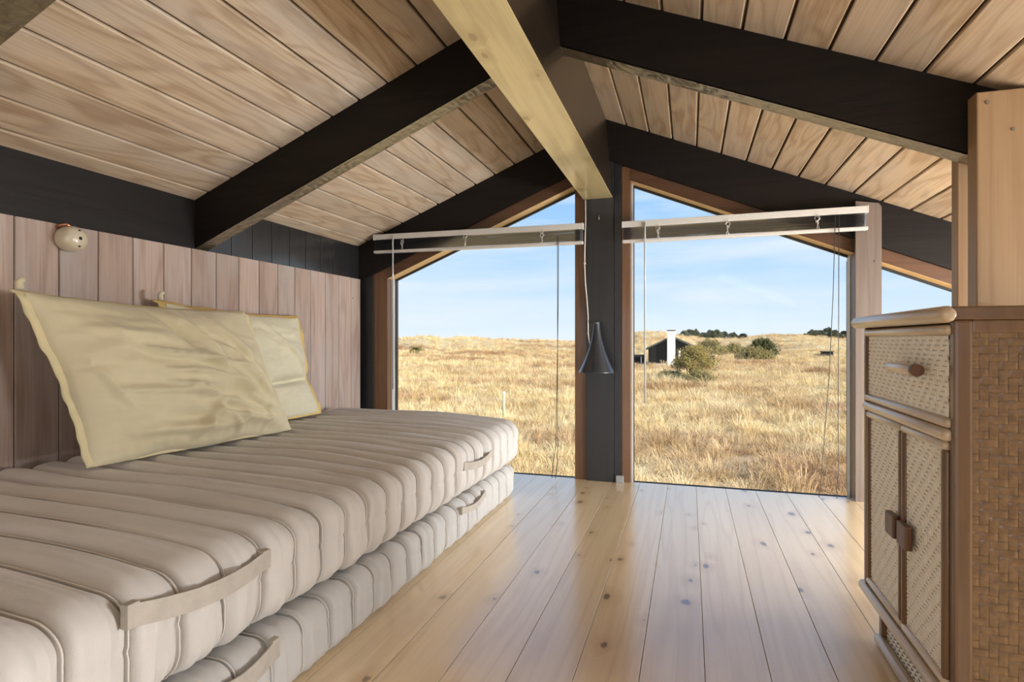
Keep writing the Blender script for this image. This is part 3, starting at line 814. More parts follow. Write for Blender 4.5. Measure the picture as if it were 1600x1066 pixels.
wr_front = [((0.98, 0.06), (0.55, 0.62), 0.016, 0.05, 0.5), ((0.96, 0.12), (0.70, 0.70), 0.014, 0.045, 0.6), ((0.95, 0.05), (0.42, 0.40), 0.018, 0.04, 0.5),
            ((0.97, 0.04), (0.50, 0.22), 0.014, 0.04, 0.5), ((0.30, 0.62), (0.78, 0.52), 0.012, 0.03, 0.35), ((0.34, 0.50), (0.62, 0.46), 0.012, 0.025, 0.3),
            ((0.12, 0.40), (0.55, 0.33), 0.008, 0.03, 0.4), ((0.15, 0.14), (0.62, 0.10), 0.012, 0.04, 0.5), ((0.42, 0.08), (0.55, 0.25), 0.016, 0.035, 0.5),
            ((0.50, 0.92), (0.66, 0.60), 0.008, 0.04, 0.5), ((0.70, 0.90), (0.88, 0.50), 0.009, 0.04, 0.5), ((0.10, 0.80), (0.45, 0.72), 0.006, 0.05, 0.6),
            ((0.62, 0.05), (0.68, 0.20), 0.012, 0.03, 0.6), ((0.80, 0.04), (0.84, 0.22), 0.010, 0.025, 0.6), ((0.2, 0.9), (0.22, 0.55), 0.005, 0.06, 0.8),
            ((0.28, 0.66), (0.52, 0.60), 0.007, 0.014, 0.4), ((0.33, 0.42), (0.60, 0.37), 0.008, 0.014, 0.4), ((0.97, 0.07), (0.82, 0.40), 0.009, 0.020, 0.5), ((0.97, 0.05), (0.74, 0.30), 0.009, 0.020, 0.5),
            ((0.97, 0.03), (0.72, 0.14), 0.009, 0.020, 0.5), ((0.97, 0.10), (0.90, 0.48), 0.008, 0.020, 0.5), ((0.42, 0.95), (0.52, 0.66), -0.010, 0.035, 0.6), ((0.58, 0.80), (0.80, 0.62), -0.008, 0.03, 0.6),
            ((0.45, 0.30), (0.72, 0.33), -0.012, 0.05, 0.7), ((0.30, 0.20), (0.52, 0.17), -0.010, 0.05, 0.7), ((0.50, 0.55), (0.70, 0.44), -0.010, 0.045, 0.6), ((0.64, 0.04), (0.60, 0.16), 0.010, 0.018, 0.5), ((0.06, 0.60), (0.16, 0.30), 0.006, 0.03, 0.6)]
wr_back = [((0.62, 0.9), (0.95, 0.42), 0.010, 0.03, 0.4), ((0.6, 0.33), (1.0, 0.36), -0.030, 0.035, 0.9), ((0.7, 0.7), (0.9, 0.6), 0.006, 0.05, 0.6)]
pillow('pillow', 'large crumpled pale yellow pillow leaning in front of the other one', (-1.478, 1.095, 0.360), (-1.395, 1.800, 0.360), (-1.575, 1.765, 0.812), (-1.600, 1.000, 0.832),
       0.098, 0.55, 'pillow_cloth', wr_front, seed=11, fmat='flange_pale')
pillow('pillow', 'pale yellow pillow with edging in painted ochre shade propped behind the crumpled one', (-1.600, 1.52, 0.360), (-1.575, 2.225, 0.360), (-1.690, 2.225, 0.815), (-1.690, 1.480, 0.838),
       0.060, 0.55, 'pillow_cloth_pale', wr_back, seed=23, flange=0.036, bend=lambda U, V: -0.02 * np.exp(-((V - 0.36) / 0.10) ** 2))

# ------------------------------------------------------------------ round wall fitting
wfit = setp(empty('wall_fitting', (-1.75, 1.232, 0.995)), 'cream rounded wall fitting with three dark holes on the plank panelling', 'wall fitting')
bm = lathe(bmesh.new(), [(0.034, 0.0), (0.037, 0.006), (0.0385, 0.020), (0.0375, 0.032), (0.033, 0.044), (0.026, 0.052), (0.017, 0.0565), (0.008, 0.058), (0.002, 0.0582)], (-1.75, 1.232, 0.995), 'X', 40)
obj('dome', bm, 'bakelite', wfit, smooth=True)
for dz, rr in ((0.022, 0.0036), (0.0, 0.005), (-0.022, 0.0036)):
    hx = 0.0585 - (0.004 if dz else 0)
    obj('hole', lathe(bmesh.new(), [(rr, hx - 0.004), (rr, hx)], (-1.75, 1.232, 0.995 + dz), 'X', 14), 'hole_black', wfit)
obj('clip', tube(bmesh.new(), [(-1.748, 1.205, 1.024), (-1.732, 1.204, 1.032), (-1.722, 1.212, 1.034), (-1.716, 1.220, 1.030)], 0.004, 8), 'copper', wfit, smooth=True)

# ------------------------------------------------------------------ lamp on the column
lamp = setp(empty('wall_lamp', (-0.424, 2.755, 0.55)), 'dark trumpet shaped metal lamp hanging at the gable column on its pale cord', 'lamp')
prof = []
for i in range(25):
    u = i / 24
    r_ = 0.0145 + 0.0695 * (u ** 1.75) * 0.92 + 0.0055 * u
    prof.append((r_, 0.232 * (1 - u)))
prof.append((0.0845, -0.004))
inner = [(r_ - 0.0022, h_) for r_, h_ in prof[::-1]]
inner[0] = (0.0825, -0.004)
bm = lathe(bmesh.new(), prof + inner, (-0.424, 2.755, 0.547), 'Z', 48, close=False)
obj('shade', bm, 'lamp_metal', lamp, smooth=True)
obj('bulb_holder', lathe(bmesh.new(), [(0.011, 0.235), (0.0125, 0.20), (0.0125, 0.13), (0.02, 0.10), (0.018, 0.07), (0.008, 0.055)], (-0.424, 2.755, 0.547), 'Z', 24), 'lamp_inner', lamp, smooth=True)
obj('bracket', tube(bmesh.new(), [(-0.424, 2.755, 0.775), (-0.424, 2.775, 0.784), (-0.424, 2.81, 0.786), (-0.424, 2.847, 0.786)], 0.005, 8), 'lamp_metal', lamp, smooth=True)
obj('cord', tube(bmesh.new(), [(-0.4935, 2.843, 1.394), (-0.4925, 2.843, 1.30), (-0.4965, 2.843, 1.16), (-0.4975, 2.843, 1.07), (-0.494, 2.843, 0.98), (-0.486, 2.842, 0.90), (-0.480, 2.838, 0.82), (-0.4785, 2.834, 0.73), (-0.470, 2.825, 0.68), (-0.444, 2.80, 0.70), (-0.430, 2.77, 0.76)], 0.0032, 8), 'cord_white', lamp, smooth=True)
obj('cord_clip', lathe(bmesh.new(), [(0.006, 0.0), (0.006, 0.008)], (-0.4972, 2.843, 1.075), 'Z', 10), 'cord_white', lamp)

# ------------------------------------------------------------------ venetian blinds
def blind(label, xa, xb, y, ztop, wand_x, wand_len, cords, ladders, roll):
    root = setp(empty('venetian_blind', ((xa + xb) / 2, y, ztop)), label, 'blind')
    # tilt of the lowered right end is carried by the geometry: small linear rise along x
    def zt(xx): return ztop + roll * (xx - xa) / (xb - xa)
    def slab(name, h0, h1, yo, d, mat, parent=root, inset=0.0, bev=0.002):
        bm = B(xa + inset, xb - inset, y - d / 2 + yo, y + d / 2 + yo, 0, h1 - h0, bev=bev)
        for v_ in bm.verts: v_.co.z += zt(v_.co.x) + h0
        return obj(name, bm, mat, parent)
    slab('headrail', -0.029, 0.0, 0, 0.030, 'blind_white')
    n = 14
    for i in range(n):
        z = -0.0335 - 0.0038 * i
        vs = []; fs = []; seg = 20; cr = 5
        ph = rnd.uniform(0, 6)
        for a in range(seg + 1):
            xx = xa + 0.003 + (xb - xa - 0.006) * a / seg
            dz = 0.0006 * math.sin(a * 0.9 + ph)
            for j in range(cr):
                q = j / (cr - 1) - 0.5
                vs.append((xx, y + q * 0.024 + 0.0022 * math.sin(ph * 3), zt(xx) + z + dz + 0.0022 * (1 - (2 * q) ** 2)))
        for a in range(seg):
            for j in range(cr - 1):
                b_ = a * cr + j; fs.append((b_, b_ + cr, b_ + cr + 1, b_ + 1))
        pydata('slat', vs, fs, 'blind_slat', root, smooth=True)
    slab('bottom_rail', -0.102, -0.0870, 0, 0.027, 'blind_white', bev=0.004)
    for side, xx in ((0, xa), (1, xb)):
        bm = B(xx - 0.0015, xx + 0.0015, y - 0.0155, y + 0.0155, zt(xx) - 0.030, zt(xx) + 0.001, bev=0.0005)
        obj('end_cap', bm, 'blind_white', root)
    for lx in ladders:
        bm = bmesh.new()
        pts = []
        for i in range(40):
            t_ = i / 39
            pts.append((lx + 0.011 * math.sin(t_ * 31 + lx * 9) * (0.5 + 0.5 * math.sin(t_ * 7)), y - 0.017 - 0.003 * math.sin(t_ * 23), zt(lx) - 0.030 - 0.060 * t_ + 0.008 * math.sin(t_ * 45)))
        tube(bm, pts, 0.0011, 5); obj('ladder_cord', bm, 'cord_white', root, smooth=True)
    bm = tube(bmesh.new(), [(wand_x, y - 0.020, zt(wand_x) - 0.012), (wand_x, y - 0.022, zt(wand_x) - 0.05), (wand_x + 0.001, y - 0.022, zt(wand_x) - wand_len)], 0.0040, 8)
    obj('wand', bm, 'wand_plastic', root, smooth=True)
    for (pts, mat) in cords:
        obj('lift_cord', tube(bmesh.new(), pts, 0.0016, 6), mat, root, smooth=True)
        e_ = pts[-1]
    return root
blind('raised white venetian blind over the window behind the mattress', -1.650, -0.497, 2.800, 1.274, -1.527, 0.84,
      [([(-0.616, 2.782, 1.21), (-0.618, 2.782, 0.85), (-0.624, 2.782, 0.50), (-0.630, 2.782, 0.18), (-0.644, 2.782, 0.09), (-0.650, 2.782, 0.015)], 'cord_dark'),
       ([(-0.622, 2.782, 1.21), (-0.621, 2.782, 0.60), (-0.621, 2.782, 0.19), (-0.622, 2.782, 0.10), (-0.632, 2.782, 0.015)], 'cord_dark')],
      (-1.475, -1.11, -0.70), -0.004)
blind('raised white venetian blind reaching from the dark column to the grey post', -0.305, 0.724, 2.785, 1.262, -0.199, 0.86,
      [([(0.598, 2.767, 1.235), (0.590, 2.767, 0.9), (0.575, 2.767, 0.55), (0.548, 2.767, 0.16), (0.540, 2.767, 0.05), (0.535, 2.767, 0.02)], 'cord_dark'),
       ([(0.612, 2.767, 1.235), (0.611, 2.767, 0.8), (0.609, 2.767, 0.4), (0.611, 2.767, 0.14), (0.604, 2.767, 0.06), (0.605, 2.767, 0.02)], 'cord_dark')],
      (-0.14, 0.165, 0.53), 0.006)

# ------------------------------------------------------------------ woven cabinet
def ribbon_set(w, h, pitch, amp, over, under, sw=0.93, seg=2):
    """two families of woven strips in the (a,b) plane with relief c: list of (verts, faces)"""
    na, nb = max(1, int(w / pitch)), max(1, int(h / pitch))
    pa, pb = w / na, h / nb
    per = over + under
    def up(i, j): return ((i + j) % per) < over
    out = []
    for i in range(na):                       # strips running along b
        vs = []; fs = []
        for j in range(nb):
            hh = amp if up(i, j) else -amp
            for q in (0.12, 0.5, 0.88):
                for s, zz in ((-0.5 * sw, -0.25 * amp), (-0.25 * sw, 0.25 * amp), (0.25 * sw, 0.25 * amp), (0.5 * sw, -0.25 * amp)):
                    vs.append(((i + 0.5 + s) * pa, (j + q) * pb, hh * (1.15 if q == 0.5 else 0.8) + zz))
        m_ = nb * 3
        for a in range(m_ - 1):
            for q in range(3): b_ = a * 4 + q; fs.append((b_, b_ + 1, b_ + 5, b_ + 4))
        out.append((vs, fs))
    for j in range(nb):                       # strips running along a
        vs = []; fs = []
        for i in range(na):
            hh = -amp if up(i, j) else amp
            for q in (0.12, 0.5, 0.88):
                for s, zz in ((-0.5 * sw, -0.25 * amp), (-0.25 * sw, 0.25 * amp), (0.25 * sw, 0.25 * amp), (0.5 * sw, -0.25 * amp)):
                    vs.append(((i + q) * pa, (j + 0.5 + s) * pb, hh * (1.15 if q == 0.5 else 0.8) + zz))
        m_ = na * 3
        for a in range(m_ - 1):
            for q in range(3): b_ = a * 4 + q; fs.append((b_, b_ + 4, b_ + 5, b_ + 1))
        out.append((vs, fs))
    return out
def weave_joined(name, parent, mapping, w, h, pitch, amp, over, under, mat, sw=0.93):
    V_, F_ = [], []
    for vs, fs in ribbon_set(w, h, pitch, amp, over, under, sw):
        o_ = len(V_); V_ += [mapping(*p) for p in vs]; F_ += [tuple(i + o_ for i in f) for f in fs]
    o = pydata(name, V_, F_, mat, parent, smooth=True)
    o['kind'] = 'stuff'
    return o

CX0, CX1, CY0, CY1, CZ1 = 0.42, 0.80, 1.128, 1.648, 0.755
cab = setp(empty('rattan_cabinet', ((CX0 + CX1) / 2, (CY0 + CY1) / 2, 0)), 'woven rattan cabinet with one drawer above two doors, standing by the pale posts', 'cabinet')
obj('carcass', B(CX0 + 0.014, CX1 - 0.01, CY0 + 0.012, CY1 - 0.012, 0.085, 0.732), 'weave_backing', cab)
obj('top_board', B(CX0 - 0.004, CX1 + 0.01, CY0 - 0.002, CY1 + 0.02, 0.733, 0.7555, bev=0.003), 'rattan_brown', cab)
def rod(name, a, b, r, mat, parent=cab, seg=14):
    a, b = Vector(a), Vector(b); d = (b - a).normalized()
    pts = [a, a + d * r * 0.25, a + d * r * 0.8, b - d * r * 0.8, b - d * r * 0.25, b]
    return obj(name, tube(bmesh.new(), pts, [r * 0.55, r * 0.85, r, r, r * 0.85, r * 0.55], seg), mat, parent, smooth=True)
rod('top_edge_rod', (CX0 - 0.008, CY0 - 0.004, 0.7425), (CX0 - 0.008, CY1 + 0.036, 0.7425), 0.0145, 'rattan')
# corner posts
for yy in (CY0 + 0.010, CY1 - 0.010):
    obj('corner_post', B(CX0, CX0 + 0.026, yy - 0.011, yy + 0.011, 0.082, 0.733, bev=0.005), 'rattan_brown', cab)
    obj('corner_post', B(CX1 - 0.026, CX1, yy - 0.011, yy + 0.011, 0.0, 0.733, bev=0.005), 'rattan_brown', cab)
# near side: stiles, rails and woven strips
obj('side_rail', B(CX0 + 0.026, CX1 - 0.026, CY0 + 0.003, CY0 + 0.02, 0.712, 0.733, bev=0.003), 'rattan_brown', cab)
obj('side_rail', B(CX0 + 0.026, CX1 - 0.026, CY0 + 0.003, CY0 + 0.02, 0.085, 0.105, bev=0.003), 'rattan_brown', cab)
sx, sz, sw_, sh = CX0 + 0.024, 0.100, CX1 - 0.026 - CX0 - 0.022, 0.616
sp = obj('side_panel', B(sx, sx + sw_, CY0 + 0.0115, CY0 + 0.014, sz, sz + sh), 'weave_backing', cab)
for vs, fs in ribbon_set(sw_, sh, 0.0128, 0.0010, 2, 2, 0.96):
    pydata('cane_strip', [(sx + a, CY0 + 0.0075 - c_, sz + b_) for a, b_, c_ in vs], fs, 'cane_brown', sp, smooth=True)
# far side plain panel
obj('side_panel', B(sx, sx + sw_, CY1 - 0.014, CY1 - 0.008, sz, sz + sh), 'cane_brown', cab)
# front: drawer
FX = CX0
def front_map(y_near, z0, x_face):
    return lambda a, b_, c_: (x_face - c_, y_near + a, z0 + b_)
IY0, IY1 = CY0 + 0.022, CY1 - 0.046
dr = obj('drawer', B(FX + 0.004, FX + 0.03, IY0, IY1 + 0.012, 0.556, 0.722, bev=0.002), 'pale_backing', cab)
rod('drawer_rod', (FX, IY0 - 0.008, 0.7165), (FX, IY1 + 0.014, 0.7165), 0.0095, 'rattan', dr)
rod('drawer_rod', (FX, IY0 - 0.008, 0.5590), (FX, IY1 + 0.014, 0.5590), 0.0095, 'rattan', dr)
rod('drawer_rod', (FX + 0.001, IY1 + 0.010, 0.568), (FX + 0.001, IY1 + 0.010, 0.712), 0.0085, 'rattan_brown', dr)
weave_joined('woven_panel', dr, front_map(IY0, 0.566, FX + 0.002), IY1 - IY0 + 0.002, 0.142, 0.0085, 0.0022, 3, 1, 'cane_pale', 0.86)
kn = rod('knob', (FX - 0.022, 1.228, 0.644), (FX - 0.022, 1.375, 0.644), 0.0105, 'rattan', dr)
obj('knob_end', lathe(bmesh.new(), [(0.0112, 0), (0.0116, 0.002), (0.0116, 0.012), (0.011, 0.013)], (FX - 0.022, 1.222, 0.644), 'Y', 20), 'handle_wood', kn)
for yy in (1.262, 1.340): rod('knob_stem', (FX - 0.020, yy, 0.644), (FX + 0.002, yy, 0.644), 0.005, 'handle_wood', kn)
# rail between drawer and doors
rod('middle_rail', (FX - 0.002, CY0 + 0.012, 0.5385), (FX - 0.002, CY1 - 0.030, 0.5385), 0.0112, 'rattan')
rod('frame_rod', (FX, CY1 - 0.040, 0.09), (FX, CY1 - 0.040, 0.728), 0.007, 'rattan_brown')
# doors
DZ0, DZ1 = 0.108, 0.527
YS = 1.362
def door(ya, yb, hy):
    d = obj('door', B(FX + 0.004, FX + 0.03, ya + 0.002, yb - 0.002, DZ0, DZ1, bev=0.002), 'pale_backing', cab)
    rod('door_rod', (FX, ya + 0.001, DZ1 - 0.008), (FX, yb - 0.001, DZ1 - 0.008), 0.0092, 'rattan', d)
    rod('door_rod', (FX, ya + 0.001, DZ0 + 0.008), (FX, yb - 0.001, DZ0 + 0.008), 0.0092, 'rattan', d)
    rod('door_rod', (FX + 0.001, ya + 0.009, DZ0 + 0.012), (FX + 0.001, ya + 0.009, DZ1 - 0.012), 0.0088, 'rattan_brown', d)
    rod('door_rod', (FX + 0.001, yb - 0.009, DZ0 + 0.012), (FX + 0.001, yb - 0.009, DZ1 - 0.012), 0.0088, 'rattan_brown', d)
    weave_joined('woven_panel', d, front_map(ya + 0.014, DZ0 + 0.012, FX + 0.002), yb - ya - 0.028, DZ1 - DZ0 - 0.024, 0.0085, 0.0022, 3, 1, 'cane_pale', 0.86)
    hb = obj('handle', B(FX - 0.020, FX - 0.006, hy - 0.026, hy + 0.026, 0.289, 0.336, bev=0.004), 'handle_wood', d)
    return d
door(CY0 + 0.022, YS, 1.318)
door(YS, CY1 - 0.048, 1.390)
# plinth
rod('bottom_rail', (FX - 0.003, CY0 + 0.002, 0.089), (FX - 0.003, CY1 - 0.004, 0.089), 0.0125, 'rattan')
pl = obj('plinth', B(FX + 0.012, FX + 0.03, CY0 + 0.03, 1.515, 0.004, 0.082), 'weave_backing', cab)
weave_joined('plinth_weave', pl, front_map(CY0 + 0.03, 0.014, FX + 0.010), 1.50 - CY0 - 0.03, 0.064, 0.0092, 0.0016, 1, 1, 'cane_pale', 0.62)
obj('plinth_foot', B(FX - 0.002, FX + 0.024, 1.500, 1.520, 0, 0.082, bev=0.003), 'rattan_brown', cab)
obj('plinth_foot', B(FX - 0.002, FX + 0.024, CY0 + 0.012, CY0 + 0.032, 0, 0.082, bev=0.003), 'rattan_brown', cab)
rod('plinth_rail', (FX - 0.002, CY0 + 0.010, 0.0125), (FX - 0.002, 1.522, 0.0125), 0.0115, 'rattan')

# ------------------------------------------------------------------ the land outside
GZ = -2.5
FWD = Vector((-math.sin(YAW), math.cos(YAW))); RGT = Vector((math.cos(YAW), math.sin(YAW)))
crest_px = [-400, 300, 600, 625, 650, 672, 695, 715, 740, 768, 795, 820, 850, 900, 960, 1000, 1040, 1065, 1100, 1150, 1200, 1260, 1330, 1500, 2000, 2600]
crest_y = [531, 530, 533, 531, 527.5, 527.5, 531.5, 529, 529, 532, 532, 533.5, 532.5, 535, 528, 521, 521, 527, 530, 529, 524, 525, 528, 526, 528, 530]
crest_d = [170, 170, 165, 162, 160, 160, 165, 162, 160, 168, 170, 176, 180, 190, 170, 150, 150, 170, 210, 220, 200, 190, 200, 190, 190, 190]
def smooth(a, b, t): t = min(1, max(0, (t - a) / (b - a))); return t * t * (3 - 2 * t)
def ground_z(x, y):
    d = FWD.x * x + FWD.y * y; r_ = RGT.x * x + RGT.y * y
    z = GZ + 0.28 * noise.noise((x * 0.09, y * 0.09, 1.3)) * smooth(8, 25, d) + 0.09 * noise.noise((x * 0.5, y * 0.5, 4.0))
    if d > 70:
        px = 800 + 900 * r_ / d
        cy_ = float(np.interp(px, crest_px, crest_y)); cd = float(np.interp(px, crest_px, crest_d))
        top = EYE + (531 - cy_) / 900 * cd
        rise = smooth(cd * 0.52, cd, d) - 0.4 * smooth(cd, cd * 1.5, d)
        z += (top - GZ) * rise
        z += smooth(80, 130, d) * (1.3 * noise.noise((x * 0.045, y * 0.045, 7.7)) + 0.5 * noise.noise((x * 0.13, y * 0.13, 2.2))) * (1 - 0.7 * math.exp(-((d - cd) / 25) ** 2))
    return z
na, nd = 220, 190
vs = []; fs = []
for j in range(nd + 1):
    d = 4.2 * (520 / 4.2) ** (j / nd)
    for i in range(na + 1):
        q = -2.3 + 4.6 * i / na
        r_ = q * d
        p = FWD * d + RGT * r_
        vs.append((p.x, p.y, ground_z(p.x, p.y)))
for j in range(nd):
    for i in range(na):
        a = j * (na + 1) + i; fs.append((a, a + 1, a + na + 2, a + na + 1))
# ground under and around the house, behind the fan
b0 = len(vs)
vs += [(-300, -300, GZ - 0.3), (300, -300, GZ - 0.3), (300, 520, GZ - 0.3), (-300, 520, GZ - 0.3)]
fs.append((b0, b0 + 1, b0 + 2, b0 + 3))
setp(pydata('ground', vs, fs, 'field_ground', smooth=True), kind='structure')

# dry grass: tuft variants scattered over the heath
tuft_col = bpy.data.collections.new('grass_tufts')
def tuft(i, n, h, spread, droop, w):
    vs = []; fs = []
    r_ = random.Random(100 + i)
    wind = Vector((0.35, 0.1, 0))
    for b_ in range(n):
        a = r_.uniform(0, 6.283); rad = spread * math.sqrt(r_.random()) * 0.6
        p = Vector((math.cos(a) * rad, math.sin(a) * rad, -0.05))
        lean = Vector((math.cos(a), math.sin(a), 0)) * r_.uniform(0.1, droop) + wind * r_.random()
        hh = h * r_.uniform(0.55, 1.15); side = Vector((-math.sin(a + r_.uniform(-1, 1)), math.cos(a), 0)).normalized() * w * r_.uniform(0.7, 1.3)
        o_ = len(vs)
        for k_, t_ in enumerate((0, 0.45, 0.8)):
            q = p + Vector((0, 0, hh * (t_ - 0.28 * t_ * t_ * droop))) + lean * hh * t_ * t_
            ww = side * (1 - 0.55 * t_)
            vs += [q - ww, q + ww]
        q = p + Vector((0, 0, hh * (1 - 0.42 * droop))) + lean * hh * 1.15
        vs.append(q)
        fs += [(o_, o_ + 1, o_ + 3, o_ + 2), (o_ + 2, o_ + 3, o_ + 5, o_ + 4), (o_ + 4, o_ + 5, o_ + 6)]
    me = bpy.data.meshes.new('tuft'); me.from_pydata([tuple(v_) for v_ in vs], [], fs); me.materials.append(MATS['dry_grass']); me.update()
    o = bpy.data.objects.new('tuft', me); tuft_col.objects.link(o)
for i, a in enumerate(((70, 0.55, 0.42, 0.9, 0.006), (60, 0.42, 0.45, 1.1, 0.006), (80, 0.50, 0.55, 1.0, 0.006), (50, 0.70, 0.30, 0.7, 0.0055), (64, 0.36, 0.5, 1.2, 0.007))):
    tuft(i, *a)
pts = []; scl = []; rot_ = []; idx = []
gr = random.Random(5)
def scatter(d0, d1, dens, s0, s1, qmax=1.35):
    n = int(dens * qmax * (d1 * d1 - d0 * d0))
    for _ in range(n):
        d = math.sqrt(gr.uniform(d0 * d0, d1 * d1)); q = gr.uniform(-qmax, qmax)
        p = FWD * d + RGT * (q * d)
        if p.y < 4.5: continue
        if 70 < p.y < 84 and -7.5 < p.x < 3.5: continue
        pts.append((p.x, p.y, ground_z(p.x, p.y))); scl.append(gr.uniform(s0, s1)); rot_.append(gr.uniform(0, 6.283)); idx.append(gr.randrange(5))
scatter(4.5, 14, 4.0, 0.7, 1.1)
scatter(12, 30, 6.5, 0.75, 1.25)
scatter(28, 62, 2.6, 1.0, 1.6)
scatter(58, 120, 0.8, 1.2, 1.9, 1.2)
scatter(110, 230, 0.30, 1.2, 1.9, 1.1)
me = bpy.data.meshes.new('dry_grass')
me.from_pydata(pts, [], []); 
at = me.attributes.new('scl', 'FLOAT', 'POINT'); at.data.foreach_set('value', scl)
at = me.attributes.new('rot', 'FLOAT', 'POINT'); at.data.foreach_set('value', rot_)
at = me.attributes.new('idx', 'INT', 'POINT'); at.data.foreach_set('value', idx)
go = bpy.data.objects.new('dry_grass', me); COL.objects.link(go)
setp(go, 'golden dry grass covering the open heath outside the windows', 'grass', kind='stuff')
ng = bpy.data.node_groups.new('scatter_grass', 'GeometryNodeTree')
ng.interface.new_socket('Geometry', in_out='INPUT', socket_type='NodeSocketGeometry')
ng.interface.new_socket('Geometry', in_out='OUTPUT', socket_type='NodeSocketGeometry')
gi = ng.nodes.new('NodeGroupInput'); gout = ng.nodes.new('NodeGroupOutput')
iop = ng.nodes.new('GeometryNodeInstanceOnPoints'); ci = ng.nodes.new('GeometryNodeCollectionInfo')
ci.inputs['Collection'].default_value = tuft_col; ci.inputs['Separate Children'].default_value = True; ci.inputs['Reset Children'].default_value = True
def attr(nm, ty):
    n = ng.nodes.new('GeometryNodeInputNamedAttribute'); n.data_type = ty; n.inputs['Name'].default_value = nm; return n.outputs['Attribute']
ng.links.new(gi.outputs[0], iop.inputs['Points']); ng.links.new(ci.outputs[0], iop.inputs['Instance'])
iop.inputs['Pick Instance'].default_value = True
ng.links.new(attr('idx', 'INT'), iop.inputs['Instance Index'])
cxyz = ng.nodes.new('ShaderNodeCombineXYZ'); ng.links.new(attr('rot', 'FLOAT'), cxyz.inputs[2])
e2r = ng.nodes.new('FunctionNodeEulerToRotation'); ng.links.new(cxyz.outputs[0], e2r.inputs[0]); ng.links.new(e2r.outputs[0], iop.inputs['Rotation'])
ng.links.new(attr('scl', 'FLOAT'), iop.inputs['Scale'])
ng.links.new(iop.outputs[0], gout.inputs[0])
md = go.modifiers.new('scatter', 'NODES'); md.node_group = ng

# ------------------------------------------------------------------ black summer house with white chimney
HY = 74.0
def at_px(px, py, Y):
    d = FWD * 900 + RGT * (px - 800)
    k_ = Y / d.y
    return Vector((d.x * k_, Y, EYE + (531 - py) * k_))
hl, hr_ = at_px(1013, 546, HY).x, at_px(1090, 546, HY).x
hz0, hze, hza = GZ - 0.1, at_px(1013, 545, HY).z, at_px(1048, 527.5, HY).z
hxm = (hl + hr_) / 2 - 0.1
house = setp(empty('summer_house', (hxm, HY + 4, GZ)), 'low black timber summer house with a tall white chimney out on the heath', 'house')
bm = bmesh.new()
prism(bm, [(hl, HY, hz0), (hr_, HY, hz0), (hr_, HY, hze), (hxm, HY, hza), (hl, HY, hze)], (0, 8, 0)); obj('wall', bm, 'house_board', house)
nb = 26
for i in range(nb):
    xx = hl + 0.05 + (hr_ - hl - 0.1) * i / (nb - 1)
    zt_ = hza - (hza - hze) * abs(xx - hxm) / (hr_ - hxm if xx > hxm else hxm - hl)
    obj('batten', B(xx - 0.03, xx + 0.03, HY - 0.04, HY, hz0, zt_ - 0.05), 'house_board', house)
for s_, xe in ((-1, hl - 0.45), (1, hr_ + 0.45)):
    sl = (hza - hze) / ((hr_ - hxm) if s_ > 0 else (hxm - hl))
    ze = hza - sl * abs(xe - hxm)
    bm = bmesh.new()
    prism(bm, [(hxm, HY - 0.5, hza + 0.02), (xe, HY - 0.5, ze + 0.02), (xe, HY - 0.5, ze + 0.22), (hxm, HY - 0.5, hza + 0.22)], (0, 9, 0)); obj('roof', bm, 'roof_felt', house)
c0, c1 = at_px(1042.5, 516, HY - 0.6), at_px(1055, 516, HY - 0.6)
ch = obj('chimney', B(c0.x, c1.x, HY - 0.75, HY - 0.05, hz0, c0.z - 0.08, bev=0.02), 'chimney_white', house)
obj('chimney_cap', B(c0.x - 0.06, c1.x + 0.06, HY - 0.8, HY, c0.z - 0.08, c0.z + 0.02), 'roof_felt', ch)
w0, w1 = at_px(1062, 548, HY), at_px(1079, 563, HY)
wn = obj('window', B(w0.x, w1.x, HY - 0.07, HY - 0.02, w1.z, w0.z), 'terrace_wood', house)
obj('window_jamb', B(w0.x - 0.14, w0.x + 0.10, HY - 0.14, HY - 0.05, w1.z, w0.z), 'chimney_white', wn)
obj('window_jamb', B(w1.x - 0.03, w1.x + 0.05, HY - 0.12, HY - 0.05, w1.z, w0.z), 'weave_backing', wn)
t0, t1 = at_px(1092, 555.5, HY + 1), at_px(1116, 568, HY + 1)
ts = setp(empty('terrace_screen', ((t0.x + t1.x) / 2, HY + 1, GZ)), 'low dark board screen beside the black summer house', 'fence')
for i in range(5):
    z_ = GZ + (t0.z - GZ) * i / 5
    obj('board', B(t0.x, t1.x, HY + 0.95, HY + 1.05, z_ + 0.02, z_ + (t0.z - GZ) / 5 - 0.02), 'terrace_wood', ts)
for xx in (t0.x, (t0.x + t1.x) / 2, t1.x): obj('post', B(xx - 0.05, xx + 0.05, HY + 1.05, HY + 1.15, GZ - 0.1, t0.z), 'terrace_wood', ts)
a0, a1 = at_px(978, 556, HY + 2), at_px(1004, 556, HY + 2)
sh_ = setp(empty('shed', ((a0.x + a1.x) / 2, HY + 3, GZ)), 'low flat dark carport at the side of the black summer house', 'shed')
obj('roof', B(a0.x, a1.x, HY + 2, HY + 5, a0.z - 0.12, a0.z + 0.1), 'roof_felt', sh_)
obj('back_wall', B(a0.x, a1.x, HY + 4.9, HY + 5, GZ - 0.1, a0.z - 0.12), 'house_board', sh_)
for xx in (a0.x + 0.1, a1.x - 0.25): obj('post', B(xx, xx + 0.15, HY + 2.05, HY + 2.2, GZ - 0.1, a0.z - 0.12), 'chimney_white', sh_)
bn = at_px(1020, 568.5, HY - 1.6); bn2 = at_px(1041, 568.5, HY - 1.6)
be = setp(empty('bench', ((bn.x + bn2.x) / 2, HY - 1.6, GZ)), 'low pale bench along the black gable of the summer house', 'bench')
obj('seat', B(bn.x, bn2.x, HY - 1.8, HY - 1.4, bn.z - 0.07, bn.z), 'chimney_white', be)
